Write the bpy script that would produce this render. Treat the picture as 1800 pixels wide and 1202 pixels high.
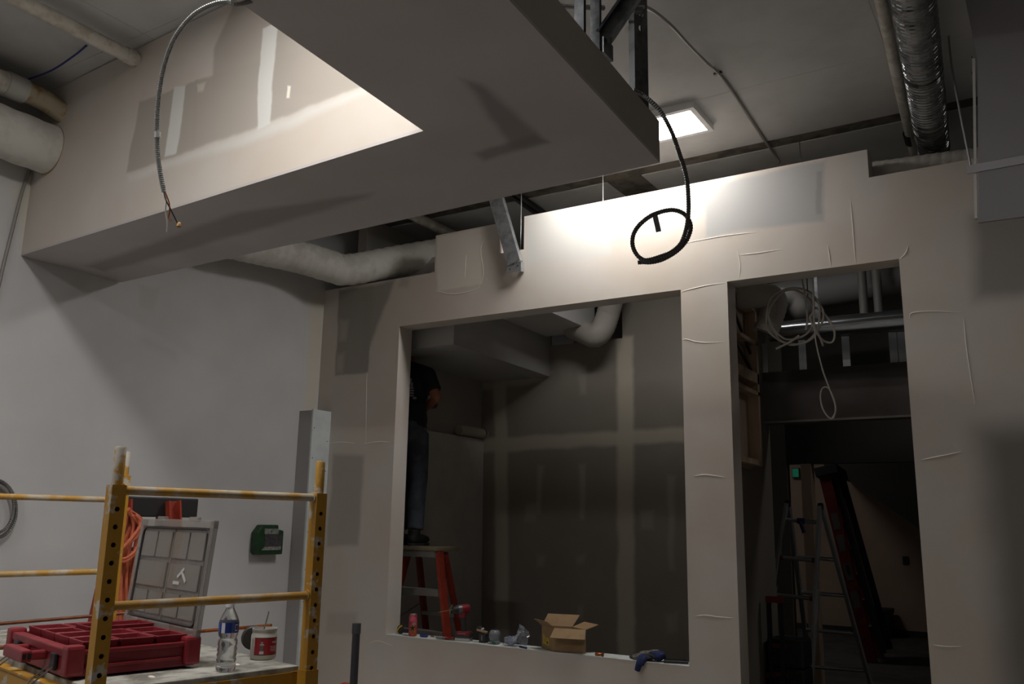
import bpy, bmesh, math, random
from mathutils import Vector as V, Matrix
R = random.Random(11)
PI = math.pi
SC = bpy.context.scene
COL = SC.collection
for o in list(bpy.data.objects):
    bpy.data.objects.remove(o)

# ------------------------------------------------------------------ camera
F_PX, YAW, PITCH, ROLL, EYE = 1527.5, 0.55734, 0.205005, 0.017405, 1.65
_cy, _sy, _cp, _sp = math.cos(YAW), math.sin(YAW), math.cos(PITCH), math.sin(PITCH)
FWD = V((-_sy*_cp, _cy*_cp, _sp))
_r = V((_cy, _sy, 0)); _u = _r.cross(FWD)
RGT = _r*math.cos(ROLL) + _u*math.sin(ROLL)
UPV = -_r*math.sin(ROLL) + _u*math.cos(ROLL)
CAM = V((0, 0, EYE))
cd = bpy.data.cameras.new('camera'); cam = bpy.data.objects.new('camera', cd); COL.objects.link(cam)
cd.sensor_width = 36; cd.lens = F_PX/1800*36; cd.clip_start = 0.05; cd.clip_end = 100
m = Matrix((RGT, UPV, -FWD)).transposed().to_4x4(); m.translation = CAM
cam.matrix_world = m
SC.camera = cam

# ------------------------------------------------------------------ world, exposure
SC.view_settings.view_transform = 'Standard'
SC.view_settings.look = 'None'
SC.view_settings.gamma = 1
SC.view_settings.use_curve_mapping = False
SC.view_settings.exposure = 0.0
w = bpy.data.worlds.new('world'); SC.world = w; w.use_nodes = True
w.node_tree.nodes['Background'].inputs[0].default_value = (0.5, 0.52, 0.55, 1)
w.node_tree.nodes['Background'].inputs[1].default_value = 0.02
PANEL_GLOW = 34.0          # radiance of the LED panels

# measuring helpers: a pixel of the photograph to a point on a plane of the room
def ray(x, y): return RGT*((x-900)/F_PX) + UPV*((601-y)/F_PX) + FWD
def onX(x, y, X): d = ray(x, y); return CAM + d*(X/d.x)
def onY(x, y, Y): d = ray(x, y); return CAM + d*(Y/d.y)
def onZ(x, y, Z): d = ray(x, y); return CAM + d*((Z-EYE)/d.z)
def atD(x, y, D): return CAM + ray(x, y)*D

# ------------------------------------------------------------------ materials
def lin(c):
    def f(v):
        v /= 255
        return v/12.92 if v <= .04045 else ((v+.055)/1.055)**2.4
    return (f(c[0]), f(c[1]), f(c[2]), 1)
_MC = {}
def mat(name, c, rough=.6, metal=0, c2=None, scale=20, lo=.45, hi=.6, bump=0, bscale=60, trans=0, alpha=1, emit=0, coat=0, stretch=None, spec=None, detail=4):
    if name in _MC: return _MC[name]
    M = bpy.data.materials.new(name); M.use_nodes = True; _MC[name] = M
    nt = M.node_tree; b = nt.nodes['Principled BSDF']
    b.inputs['Roughness'].default_value = rough; b.inputs['Metallic'].default_value = metal
    b.inputs['Base Color'].default_value = lin(c)
    if spec is not None: b.inputs['Specular IOR Level'].default_value = spec
    if trans: b.inputs['Transmission Weight'].default_value = trans; b.inputs['IOR'].default_value = 1.3
    if alpha < 1: b.inputs['Alpha'].default_value = alpha
    if coat: b.inputs['Coat Weight'].default_value = coat
    if emit:
        b.inputs['Emission Color'].default_value = lin(c); b.inputs['Emission Strength'].default_value = emit
    if c2 is not None or bump:
        tc = nt.nodes.new('ShaderNodeTexCoord'); src = tc.outputs['Object']
        if stretch:
            mp = nt.nodes.new('ShaderNodeMapping'); mp.inputs['Scale'].default_value = stretch
            nt.links.new(src, mp.inputs[0]); src = mp.outputs[0]
    if c2 is not None:
        n = nt.nodes.new('ShaderNodeTexNoise'); n.inputs['Scale'].default_value = scale; n.inputs['Detail'].default_value = detail
        n.inputs['Roughness'].default_value = .6
        nt.links.new(src, n.inputs['Vector'])
        r = nt.nodes.new('ShaderNodeMapRange'); r.inputs[1].default_value = lo; r.inputs[2].default_value = hi
        nt.links.new(n.outputs[0], r.inputs[0])
        x = nt.nodes.new('ShaderNodeMix'); x.data_type = 'RGBA'
        x.inputs[6].default_value = lin(c); x.inputs[7].default_value = lin(c2)
        nt.links.new(r.outputs[0], x.inputs[0]); nt.links.new(x.outputs[2], b.inputs['Base Color'])
    if bump:
        n = nt.nodes.new('ShaderNodeTexNoise'); n.inputs['Scale'].default_value = bscale; n.inputs['Detail'].default_value = 5
        nt.links.new(src, n.inputs['Vector'])
        bp = nt.nodes.new('ShaderNodeBump'); bp.inputs['Strength'].default_value = bump; bp.inputs['Distance'].default_value = .01
        nt.links.new(n.outputs[0], bp.inputs['Height']); nt.links.new(bp.outputs[0], b.inputs['Normal'])
    return M

def wallmat(name, base, patches=(), base2=None, rough=.75, bump=.12, wob=.03):
    """drywall: base colour with soft-edged polygon patches; patch = (points, plane normal, colour, softness, strength)"""
    M = bpy.data.materials.new(name); M.use_nodes = True
    nt = M.node_tree; N = nt.nodes; L = nt.links; b = N['Principled BSDF']
    b.inputs['Roughness'].default_value = rough; b.inputs['Specular IOR Level'].default_value = .25
    geo = N.new('ShaderNodeNewGeometry')
    nz = N.new('ShaderNodeTexNoise'); nz.inputs['Scale'].default_value = 3.5; nz.inputs['Detail'].default_value = 5
    L.new(geo.outputs['Position'], nz.inputs['Vector'])
    sub = N.new('ShaderNodeVectorMath'); sub.operation = 'SUBTRACT'; sub.inputs[1].default_value = (.5, .5, .5)
    L.new(nz.outputs['Color'], sub.inputs[0])
    mad = N.new('ShaderNodeVectorMath'); mad.operation = 'MULTIPLY_ADD'; mad.inputs[1].default_value = (wob*2,)*3
    L.new(sub.outputs[0], mad.inputs[0]); L.new(geo.outputs['Position'], mad.inputs[2])
    P = mad.outputs[0]
    n2 = N.new('ShaderNodeTexNoise'); n2.inputs['Scale'].default_value = 1.6; n2.inputs['Detail'].default_value = 6
    L.new(geo.outputs['Position'], n2.inputs['Vector'])
    x = N.new('ShaderNodeMix'); x.data_type = 'RGBA'
    x.inputs[6].default_value = lin(base); x.inputs[7].default_value = lin(base2 or tuple(v*.95 for v in base))
    mr = N.new('ShaderNodeMapRange'); mr.inputs[1].default_value = .35; mr.inputs[2].default_value = .65
    L.new(n2.outputs[0], mr.inputs[0]); L.new(mr.outputs[0], x.inputs[0])
    cur = x.outputs[2]
    for pts, nrm, colr, soft, amt in patches:
        nrm = V(nrm); c0 = sum(pts, V())/len(pts); cur_d = None
        for i in range(len(pts)):
            a, q = pts[i], pts[(i+1) % len(pts)]
            en = (q-a).cross(nrm)
            if en.length < 1e-6: continue
            en.normalize()
            if en.dot(c0-a) > 0: en = -en
            d = N.new('ShaderNodeVectorMath'); d.operation = 'DOT_PRODUCT'; d.inputs[1].default_value = en
            L.new(P, d.inputs[0])
            s = N.new('ShaderNodeMath'); s.operation = 'SUBTRACT'; s.inputs[1].default_value = en.dot(a)
            L.new(d.outputs['Value'], s.inputs[0])
            if cur_d is None: cur_d = s.outputs[0]
            else:
                mx = N.new('ShaderNodeMath'); mx.operation = 'SMOOTH_MAX'; mx.inputs[2].default_value = soft*.6
                L.new(cur_d, mx.inputs[0]); L.new(s.outputs[0], mx.inputs[1]); cur_d = mx.outputs[0]
        r = N.new('ShaderNodeMapRange'); r.interpolation_type = 'SMOOTHSTEP'
        r.inputs[1].default_value = soft; r.inputs[2].default_value = -soft; r.inputs[3].default_value = 0; r.inputs[4].default_value = amt
        L.new(cur_d, r.inputs[0])
        k = N.new('ShaderNodeMix'); k.data_type = 'RGBA'; k.inputs[7].default_value = lin(colr)
        L.new(cur, k.inputs[6]); L.new(r.outputs[0], k.inputs[0]); cur = k.outputs[2]
    L.new(cur, b.inputs['Base Color'])
    n3 = N.new('ShaderNodeTexNoise'); n3.inputs['Scale'].default_value = 9; n3.inputs['Detail'].default_value = 8
    L.new(geo.outputs['Position'], n3.inputs['Vector'])
    bp = N.new('ShaderNodeBump'); bp.inputs['Strength'].default_value = bump; bp.inputs['Distance'].default_value = .012
    L.new(n3.outputs[0], bp.inputs['Height']); L.new(bp.outputs[0], b.inputs['Normal'])
    return M

# ------------------------------------------------------------------ mesh builder
WM = {}                       # world matrix of every parent made here
def crom(pts, n=8, closed=False):
    pts = [V(p) for p in pts]; out = []; k = len(pts)
    rng = range(k if closed else k-1)
    for i in rng:
        g = lambda j: pts[j % k] if closed else pts[max(0, min(k-1, j))]
        a, b, c, d = g(i-1), g(i), g(i+1), g(i+2)
        for s in range(n):
            t = s/n
            out.append(.5*((2*b)+(c-a)*t+(2*a-5*b+4*c-d)*t*t+(3*b-a-3*c+d)*t**3))
    if not closed: out.append(pts[-1])
    return out
def resample(pts, step):
    pts = [V(p) for p in pts]; out = [pts[0]]; acc = 0
    for a, b in zip(pts, pts[1:]):
        l = (b-a).length
        if l < 1e-9: continue
        t = step-acc
        while t <= l: out.append(a.lerp(b, t/l)); t += step
        acc = l-(t-step)
    return out
class MB:
    def __init__(s, local=False): s.v = []; s.f = []; s.mi = []; s.local = local; s.cur = 0
    def add(s, vs, fs):
        o = len(s.v); s.v += [V(p) for p in vs]; s.f += [tuple(i+o for i in f) for f in fs]; s.mi += [s.cur]*len(fs); return s
    def box(s, c, d, M=None):
        c = V(c); h = V(d)/2
        vs = [V((x*h.x, y*h.y, z*h.z)) for x in (-1, 1) for y in (-1, 1) for z in (-1, 1)]
        vs = [(M @ p if M else p)+c for p in vs]
        return s.add(vs, [(0, 1, 3, 2), (4, 6, 7, 5), (0, 4, 5, 1), (2, 3, 7, 6), (0, 2, 6, 4), (1, 5, 7, 3)])
    def box2(s, a, b):
        a = V(a); b = V(b); return s.box((a+b)/2, b-a)
    def bar(s, p, q, wd, th, up=(0, 0, 1)):
        "rectangular bar from p to q, wd across, th along up"
        p = V(p); q = V(q); z = (q-p).normalized(); x = z.cross(V(up))
        if x.length < 1e-4: x = z.cross(V((0, 1, 0)))
        x.normalize(); y = x.cross(z)
        M = Matrix((x, y, z)).transposed()
        return s.box((p+q)/2, (wd, th, (q-p).length), M)
    def channel(s, p, q, wd, fl, t=.002, up=(0, 1, 0)):
        "steel stud: web of width wd with two flanges of depth fl"
        p = V(p); q = V(q); z = (q-p).normalized(); x = z.cross(V(up)).normalized(); y = x.cross(z)
        M = Matrix((x, y, z)).transposed(); c = (p+q)/2; L = (q-p).length
        s.box(c, (wd, t, L), M)
        for k in (-1, 1):
            s.box(c+x*(k*(wd/2-t/2))+y*(fl/2+t/2), (t, fl, L), M)
            s.box(c+x*(k*(wd/2-.006))+y*(fl+t), (.012-t*.2, t, L), M)
        return s
    def tube(s, pts, r, n=8, closed=False, caps=True):
        pts = [V(p) for p in pts]; k = len(pts); rr = r if isinstance(r, (list, tuple)) else [r]*k
        T = []
        for i in range(k):
            a = pts[(i-1) % k] if closed or i else pts[i]; b = pts[(i+1) % k] if closed or i < k-1 else pts[i]
            T.append((b-a).normalized())
        x = T[0].orthogonal().normalized(); vs = []
        for i in range(k):
            x = x-T[i]*x.dot(T[i])
            x = x.normalized() if x.length > 1e-6 else T[i].orthogonal().normalized()
            y = T[i].cross(x)
            for j in range(n):
                a = 2*PI*j/n; vs.append(pts[i]+(x*math.cos(a)+y*math.sin(a))*rr[i])
        fs = []
        for i in range(k if closed else k-1):
            i2 = (i+1) % k
            for j in range(n): j2 = (j+1) % n; fs.append((i*n+j, i*n+j2, i2*n+j2, i2*n+j))
        if not closed and caps: fs.append(tuple(range(n))[::-1]); fs.append(tuple((k-1)*n+j for j in range(n)))
        return s.add(vs, fs)
    def lathe(s, prof, n=20, M=None, c=(0, 0, 0)):
        vs = []; c = V(c)
        for r, z in prof:
            for j in range(n):
                a = 2*PI*j/n; p = V((r*math.cos(a), r*math.sin(a), z)); vs.append((M @ p if M else p)+c)
        fs = [(i*n+j, i*n+(j+1) % n, (i+1)*n+(j+1) % n, (i+1)*n+j) for i in range(len(prof)-1) for j in range(n)]
        fs.append(tuple(range(n))[::-1]); fs.append(tuple((len(prof)-1)*n+j for j in range(n)))
        return s.add(vs, fs)
    def prism(s, poly, ex):
        ex = V(ex); k = len(poly); vs = [V(p) for p in poly]; vs += [p+ex for p in vs]
        fs = [tuple(range(k)), tuple(range(2*k-1, k-1, -1))]+[(i, i+k, (i+1) % k+k, (i+1) % k) for i in range(k)]
        return s.add(vs, fs)
    def ell(s, c, rad, M=None, n=14, m=9):
        c = V(c); prof = []; vs = []; rad = V(rad)
        vs.append(V((0, 0, -1)))
        for i in range(1, m):
            a = -PI/2+PI*i/m
            for j in range(n): b = 2*PI*j/n; vs.append(V((math.cos(a)*math.cos(b), math.cos(a)*math.sin(b), math.sin(a))))
        vs.append(V((0, 0, 1))); fs = []
        for j in range(n): fs.append((0, 1+(j+1) % n, 1+j))
        for i in range(m-2):
            for j in range(n): fs.append((1+i*n+j, 1+i*n+(j+1) % n, 1+(i+1)*n+(j+1) % n, 1+(i+1)*n+j))
        t = 1+(m-1)*n
        for j in range(n): fs.append((t, t-n+j, t-n+(j+1) % n))
        vs = [V((p.x*rad.x, p.y*rad.y, p.z*rad.z)) for p in vs]
        return s.add([(M @ p if M else p)+c for p in vs], fs)
    def build(s, name, mats, parent=None, smooth=False, bevel=0, seg=2, kind=None):
        if not isinstance(mats, (list, tuple)): mats = [mats]
        vs = s.v; loc = V()
        if parent is not None:
            W = WM[parent.name]
            if not s.local: Wi = W.inverted(); vs = [Wi @ p for p in vs]
        else:
            xs = [p.x for p in vs]; ys = [p.y for p in vs]; zs = [p.z for p in vs]
            loc = V(((min(xs)+max(xs))/2, (min(ys)+max(ys))/2, min(zs))); vs = [p-loc for p in vs]
        me = bpy.data.meshes.new(name); me.from_pydata([tuple(p) for p in vs], [], s.f)
        for q in mats: me.materials.append(q)
        me.polygons.foreach_set('material_index', s.mi)
        bm = bmesh.new(); bm.from_mesh(me); bmesh.ops.recalc_face_normals(bm, faces=bm.faces)
        if bevel:
            bmesh.ops.remove_doubles(bm, verts=bm.verts, dist=1e-5)
            es = [e for e in bm.edges if len(e.link_faces) == 2 and e.calc_face_angle(0) > .5]
            bmesh.ops.bevel(bm, geom=es, offset=bevel, segments=seg, affect='EDGES', profile=.6, clamp_overlap=True)
        bm.to_mesh(me); bm.free()
        if smooth:
            me.polygons.foreach_set('use_smooth', [True]*len(me.polygons))
            try: me.set_sharp_from_angle(angle=.7)
            except Exception: pass
        o = bpy.data.objects.new(name, me); COL.objects.link(o)
        if parent is not None: o.parent = parent; WM[o.name] = WM[parent.name]
        else: o.location = loc; WM[o.name] = Matrix.Translation(loc)
        if kind: o['kind'] = kind
        return o
def tag(o, label, cat, group=None):
    o['label'] = label; o['category'] = cat
    if group: o['group'] = group
    return o
def thing(name, label, cat, loc=(0, 0, 0), rotz=0, group=None, M=None):
    o = bpy.data.objects.new(name, None); COL.objects.link(o); o.empty_display_size = .1
    W = M if M is not None else Matrix.Translation(V(loc)) @ Matrix.Rotation(rotz, 4, 'Z')
    o.matrix_world = W; WM[o.name] = W.copy()
    return tag(o, label, cat, group)
def struct(name, mb, m, **k): return mb.build(name, m, kind='structure', **k)
def dup(root, loc, rotz=0, label=None, group=None):
    r = root.copy(); COL.objects.link(r); r.location = loc; r.rotation_euler = (0, 0, rotz)
    if label: r['label'] = label
    if group: r['group'] = group
    for ch in list(root.children):
        c = ch.copy(); COL.objects.link(c); c.parent = r
        for g in ch.children: d = g.copy(); COL.objects.link(d); d.parent = c
    return r
def frame(x, y, z=None):
    "rotation whose columns are x, y, x cross y (orthonormalised)"
    x = V(x).normalized(); y = V(y); y = (y-x*y.dot(x)).normalized(); return Matrix((x, y, x.cross(y))).transposed()

# ================================================================== SETTING
XL, YP, YPR, YB, ZC = -5.41, 5.5, 5.67, 7.6, 4.35
NY = (0, 1, 0); NX = (1, 0, 0); NZ = (0, 0, 1)
def PY(Y, *q): return [onY(a, b, Y) for a, b in q]
def PX_(X, *q): return [onX(a, b, X) for a, b in q]
def PZ(Z, *q): return [onZ(a, b, Z) for a, b in q]
MUD = (202, 195, 188); GREY = (168, 160, 151); PAINT = (202, 200, 200); PALE = (214, 213, 210)

mb = MB().box2((-5.7, -4.6, -.1), (5.2, YPR, 0))
struct('floor', mb, mat('concrete', (168, 165, 160), .7, c2=(140, 137, 132), scale=3, bump=.1))
struct('floor_hall', MB().box2((-5.7, YPR, -.1), (5.2, 17, 0)), mat('hall_concrete_dimmed', (84, 80, 76), .75, c2=(66, 63, 60), scale=3, bump=.1))  # darker copy of the concrete, the hall's dimness put into its colour
# ceiling: dark deck above, drywall sheets hung below it with open strips where the deck shows
ceil = struct('ceiling', MB().box2((-5.7, -4.6, ZC+.008), (5.2, 17, ZC+.15)), mat('bare_deck', (112, 106, 96), .9, c2=(80, 76, 69), scale=6))
WM[ceil.name] = Matrix.Translation(ceil.location)
m_ceil = mat('ceiling_paint', (196, 196, 195), .8, c2=(188, 188, 187), scale=2, bump=.08, bscale=8)
ys = [-4.5, -2.1, .3, 2.7, 5.02, 5.86]
xs = [-5.41, -4.2, -2.4, -.6, .6, 1.8, 3, 5]
for i in range(len(xs)-1):
    for j in range(len(ys)-1):
        MB().box2((xs[i]+.001, ys[j]+.001, ZC), (xs[i+1]-.001, ys[j+1]-.001, ZC+.0078)).build('ceiling_sheet', m_ceil, ceil)
for x0, x1 in ((-5.41, -4.2), (-4.2, -2.86), (-2.56, -.6), (-.6, 1.2), (1.2, 3), (3, 5)):
    for y0, y1 in ((6.0, 7.9), (7.902, 10.3), (10.302, 12.7), (12.702, 16.5)):
        MB().box2((x0+.001, y0, ZC), (x1-.001, y1, ZC+.0078)).build('ceiling_sheet', m_ceil, ceil)

# left wall
lp = [(PX_(XL, (245, 500), (283, 505), (270, 545), (245, 540)), NX, (188, 186, 182), .03, .8),
      (PX_(XL, (255, 590), (312, 625), (305, 632), (250, 600)), NX, (165, 164, 162), .05, .35),
      (PX_(XL, (545, 520), (572, 508), (556, 730), (535, 730)), NX, (206, 198, 178), .06, .7),
      (PX_(XL, (20, 330), (70, 300), (48, 430), (38, 430)), NX, (205, 200, 180), .05, .6)]
mb = MB().box2((XL-.15, -4.6, 0), (XL, 17, ZC+.03))
struct('wall_left', mb, wallmat('left_wall_paint', PAINT, lp, bump=.08))
mb = MB().box2((XL-.1, -4.6, 0), (5.2, -4.45, ZC)); struct('wall_rear', mb, wallmat('rear_wall_paint', PAINT))
mb = MB().box2((5.0, -4.5, 0), (5.15, 17, ZC)); struct('wall_right', mb, wallmat('right_wall_paint', (150, 148, 146)))

# partition with the window opening and the doorway
def grid_wall(xs, zs, solid, y0, y1):
    mb = MB(); ix = {}
    def vid(i, j, k):
        if (i, j, k) not in ix: ix[(i, j, k)] = len(mb.v); mb.v.append(V((xs[i], (y0, y1)[k], zs[j])))
        return ix[(i, j, k)]
    S = lambda i, j: 0 <= i < len(xs)-1 and 0 <= j < len(zs)-1 and solid((xs[i]+xs[i+1])/2, (zs[j]+zs[j+1])/2)
    def fc(*q): mb.f.append(tuple(vid(*a) for a in q)); mb.mi.append(0)
    for i in range(len(xs)-1):
        for j in range(len(zs)-1):
            if not S(i, j): continue
            fc((i, j, 0), (i+1, j, 0), (i+1, j+1, 0), (i, j+1, 0)); fc((i, j, 1), (i, j+1, 1), (i+1, j+1, 1), (i+1, j, 1))
            if not S(i-1, j): fc((i, j, 0), (i, j+1, 0), (i, j+1, 1), (i, j, 1))
            if not S(i+1, j): fc((i+1, j, 0), (i+1, j, 1), (i+1, j+1, 1), (i+1, j+1, 0))
            if not S(i, j-1): fc((i, j, 0), (i, j, 1), (i+1, j, 1), (i+1, j, 0))
            if not S(i, j+1): fc((i, j+1, 0), (i+1, j+1, 0), (i+1, j+1, 1), (i, j+1, 1))
    return mb
WX0, WX1, SILL, HEAD, DX0, DX1 = -4.536, -2.071, .782, 3.236, -1.745, -.684
tops = [(-4.19, 3.655), (-3.56, 3.972), (-3.335, 3.72), (-.82, 3.988), (5, 3.80)]
def solid(x, z):
    if WX0 < x < WX1 and SILL < z < HEAD: return False
    if DX0 < x < DX1 and z < 3.25: return False
    for xe, zt in tops:
        if x < xe: return z < zt
    return False
xs = [XL, WX0, -4.19, -3.56, -3.335, WX1, DX0, -.82, DX1, 5]
zs = [0, SILL, HEAD, 3.25, 3.655, 3.72, 3.80, 3.972, 3.988]
Q = lambda *q: PY(YP, *q)
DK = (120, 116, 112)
pp = [(Q((597, 509), (656, 501), (648, 655), (590, 660)), NY, (148, 142, 134), .015, .95), (Q((640, 504), (694, 491), (655, 600), (636, 640)), NY, (148, 142, 134), .03, .95),
      (Q((597, 560), (613, 560), (608, 600), (596, 600)), NY, (178, 172, 162), .03, .8),
      (Q((594, 625), (607, 622), (603, 655), (592, 655)), NY, (178, 172, 162), .03, .8),
      (Q((585, 797), (641, 797), (633, 925), (628, 958), (575, 962)), NY, GREY, .025, .95),
      (Q((575, 1075), (628, 1075), (626, 1115), (572, 1115)), NY, GREY, .03, .5),
      (Q((927, 380), (1070, 356), (1072, 455), (1000, 460), (925, 472)), NY, (196, 193, 188), .02, .9),
      (Q((1238, 330), (1452, 280), (1450, 388), (1240, 415)), NY, (172, 170, 168), .02, .9),
      (Q((1437, 300), (1447, 298), (1445, 375), (1436, 377)), NY, (150, 147, 143), .01, .6),
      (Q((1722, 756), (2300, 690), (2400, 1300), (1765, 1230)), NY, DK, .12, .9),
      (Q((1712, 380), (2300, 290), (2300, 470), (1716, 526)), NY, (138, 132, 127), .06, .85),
      (Q((705, 486), (718, 490), (716, 505), (700, 505)), NY, GREY, .03, .7),
      (Q((768, 415), (845, 400), (848, 500), (768, 512)), NY, (214, 207, 196), .015, .8)]
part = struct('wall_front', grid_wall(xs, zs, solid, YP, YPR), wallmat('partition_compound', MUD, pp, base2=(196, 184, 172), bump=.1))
m_ridge = mat('dried_compound', (222, 214, 203), .8)
def ridges(parent, fn, lines, r=.0035):
    for q in lines:
        mb = MB(); p = crom([fn(a, b) for a, b in q], 4); k = len(p)
        mb.tube(p, [r*(.35+.65*math.sin(PI*(i+.5)/k)) for i in range(k)], 5); mb.build('compound_ridge', m_ridge, parent)
ridges(part, lambda a, b: onY(a, b, YP+.001), [
    [(1495, 352), (1499, 400), (1504, 462)], [(1455, 430), (1458, 450), (1460, 467)], [(1199, 598), (1206, 596), (1222, 600), (1240, 602), (1273, 601)],
    [(1197, 513), (1215, 508), (1240, 502), (1275, 497)], [(1296, 440), (1301, 465), (1299, 488)], [(820, 448), (818, 470), (817, 488)],
    [(768, 511), (795, 517), (825, 512), (845, 505)], [(852, 420), (845, 440), (850, 480), (842, 505)], [(645, 655), (644, 700), (643, 780)],
    [(1222, 1083), (1240, 1081), (1262, 1084), (1290, 1086)], [(1620, 808), (1650, 802), (1690, 794)], [(1694, 560), (1700, 620), (1714, 710)],
    [(1600, 560), (1603, 550), (1640, 547), (1690, 549)], [(1582, 455), (1592, 445), (1597, 432)], [(640, 780), (665, 776), (685, 777)],
    [(1220, 837), (1240, 834), (1275, 839)], [(650, 1130), (665, 1126), (690, 1135)], [(1300, 448), (1330, 445), (1375, 438)],
    [(1190, 430), (1270, 415), (1330, 408)], [(1640, 1133), (1660, 1136), (1690, 1136)], [(575, 780), (600, 777), (625, 779)]])

# drywall chase in the corner
ch = struct('trim_1', MB().box2((XL, 5.29, 0), (-5.262, YP, 2.548)), wallmat('chase_drywall', (172, 168, 166), bump=.06))
mb = MB().box2((-5.262, 5.286, 0), (-5.246, YP, 2.556)); fp = mb.build('side_panel', mat('white_board', (206, 212, 212), .6, c2=(196, 202, 203), scale=5), ch)
for z in (.9, 1.15, 1.45, 1.75, 2.05, 2.3):
    MB().lathe([(.005, 0), (.004, .002)], 8, Matrix.Rotation(PI/2, 3, 'Y'), (-5.246, 5.47, z)).build('screw', mat('screw_black', (40, 40, 42), .5), ch)
    MB().lathe([(.005, 0), (.004, .002)], 8, Matrix.Rotation(PI/2, 3, 'Y'), (-5.246, 5.31, z+.1)).build('screw', mat('screw_black', (40, 40, 42)), ch)

# drywall sheet hanging from the ceiling in front of the partition, on the right
YF = 4.5
poly = [onY(1720, 391, YF), onY(1719, 250, YF), onY(1718, 104, YF), onY(1697, 0, YF)]
tp = poly[-1]+(poly[-1]-poly[-2])*.25; tp.z = min(tp.z, ZC-.003); poly.append(tp)
poly += [V((2.6, YF, tp.z)), V((2.6, YF, onY(1800, 379, YF).z-.05))]
fb = struct('trim_2', MB().prism(poly, (0, .016, 0)), wallmat('hung_drywall', (150, 146, 150), bump=.05))
a, b = onY(1700, 299, YF), onY(1800, 281, YF)
MB().bar(a+V((0, -.004, 0)), a+(b-a)*6+V((0, -.004, 0)), .008, .04).build('corner_bead', mat('bead', (176, 172, 178), .5), fb)
MB().bar(onY(1716, 385, YF+.022), onY(1712, 105, YF+.022), .012, .03, up=(0, 1, 0)).build('edge_bead', mat('bead_white', (196, 194, 186), .5), fb)
for yy in (100, 128, 150, 205, 235, 260):
    p = onY(1709, yy, YF+.03); MB().lathe([(.005, 0), (.004, .004)], 8, Matrix.Rotation(-PI/2, 3, 'Y'), p).build('screw', mat('screw_black', (40, 40, 42)), fb)

# soffit: the L of drywall hung below the ceiling
ZS = 3.243
FL, RL = V((XL, 2.82, ZS)), V((XL, 3.522, ZS))
IN, OU = onZ(744, 230, ZS), onZ(1160, 286, ZS)
di = (onZ(415, 0, ZS)-IN).normalized(); do_ = (onZ(954, 64, ZS)-OU).normalized()
IE = IN+di*((IN.y+2.2)/-di.y); OE = OU+do_*((OU.y+2.2)/-do_.y)
S = lambda *q: PZ(ZS, *q)
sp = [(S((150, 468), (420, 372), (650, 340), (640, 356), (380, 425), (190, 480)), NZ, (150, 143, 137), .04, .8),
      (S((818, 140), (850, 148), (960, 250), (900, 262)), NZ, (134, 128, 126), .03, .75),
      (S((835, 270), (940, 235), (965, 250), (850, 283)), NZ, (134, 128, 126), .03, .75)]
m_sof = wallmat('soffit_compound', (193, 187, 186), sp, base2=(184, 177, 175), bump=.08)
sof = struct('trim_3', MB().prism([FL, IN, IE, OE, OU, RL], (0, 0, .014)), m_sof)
WM[sof.name] = Matrix.Translation(sof.location)
nf = V((FL.y-IN.y, IN.x-FL.x, 0)).normalized()      # towards +y
up1 = V((0, 0, ZC-ZS-.016))
FP = lambda a, b: (lambda d: CAM+d*((FL-CAM).dot(nf)/d.dot(nf)))(ray(a, b))
T = lambda *q: [FP(a, b) for a, b in q]
BW = (212, 211, 207)
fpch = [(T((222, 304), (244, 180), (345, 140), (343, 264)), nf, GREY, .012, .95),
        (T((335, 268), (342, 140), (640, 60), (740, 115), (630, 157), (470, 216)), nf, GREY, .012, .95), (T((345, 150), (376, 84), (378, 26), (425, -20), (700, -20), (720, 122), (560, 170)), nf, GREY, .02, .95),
        (T((289, 276), (306, 152), (326, 148), (309, 270)), nf, BW, .008, .9),
        (T((451, 228), (463, 50), (488, 40), (475, 216)), nf, BW, .008, .95),
        (T((225, 306), (470, 217), (640, 153), (642, 165), (470, 240), (226, 318)), nf, BW, .03, .6),
        (T((505, 150), (511, 150), (509, 170), (504, 170)), nf, (232, 226, 214), .006, 1),
        (T((346, 148), (362, 142), (357, 158), (347, 160)), nf, (205, 198, 186), .012, .8)]
IN2 = IN+(IN-FL).normalized()*.06
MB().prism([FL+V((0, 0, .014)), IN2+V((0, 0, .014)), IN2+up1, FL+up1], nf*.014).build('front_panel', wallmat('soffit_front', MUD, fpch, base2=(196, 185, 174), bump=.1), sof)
sk = V((0, 0, .185))
m_band = wallmat('soffit_band', (176, 170, 162), bump=.06)
def band(a, b, inward, h=.188): MB().prism([a+V((0, 0, .014)), b+V((0, 0, .014)), b+V((0, 0, h+.014)), a+V((0, 0, h+.014))], inward*.014).build('side_panel', m_band, sof)
band(OU, OE, V((-1, .05, 0)).normalized()); band(RL, OU-V((.02, 0, 0)), V((0, -1, 0))); band(IN+V((0, -.04, 0)), IE, V((1, 0, 0)))
m_stud = mat('galvanised_steel', (100, 102, 104), .45, .9, c2=(80, 82, 85), scale=14)
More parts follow.
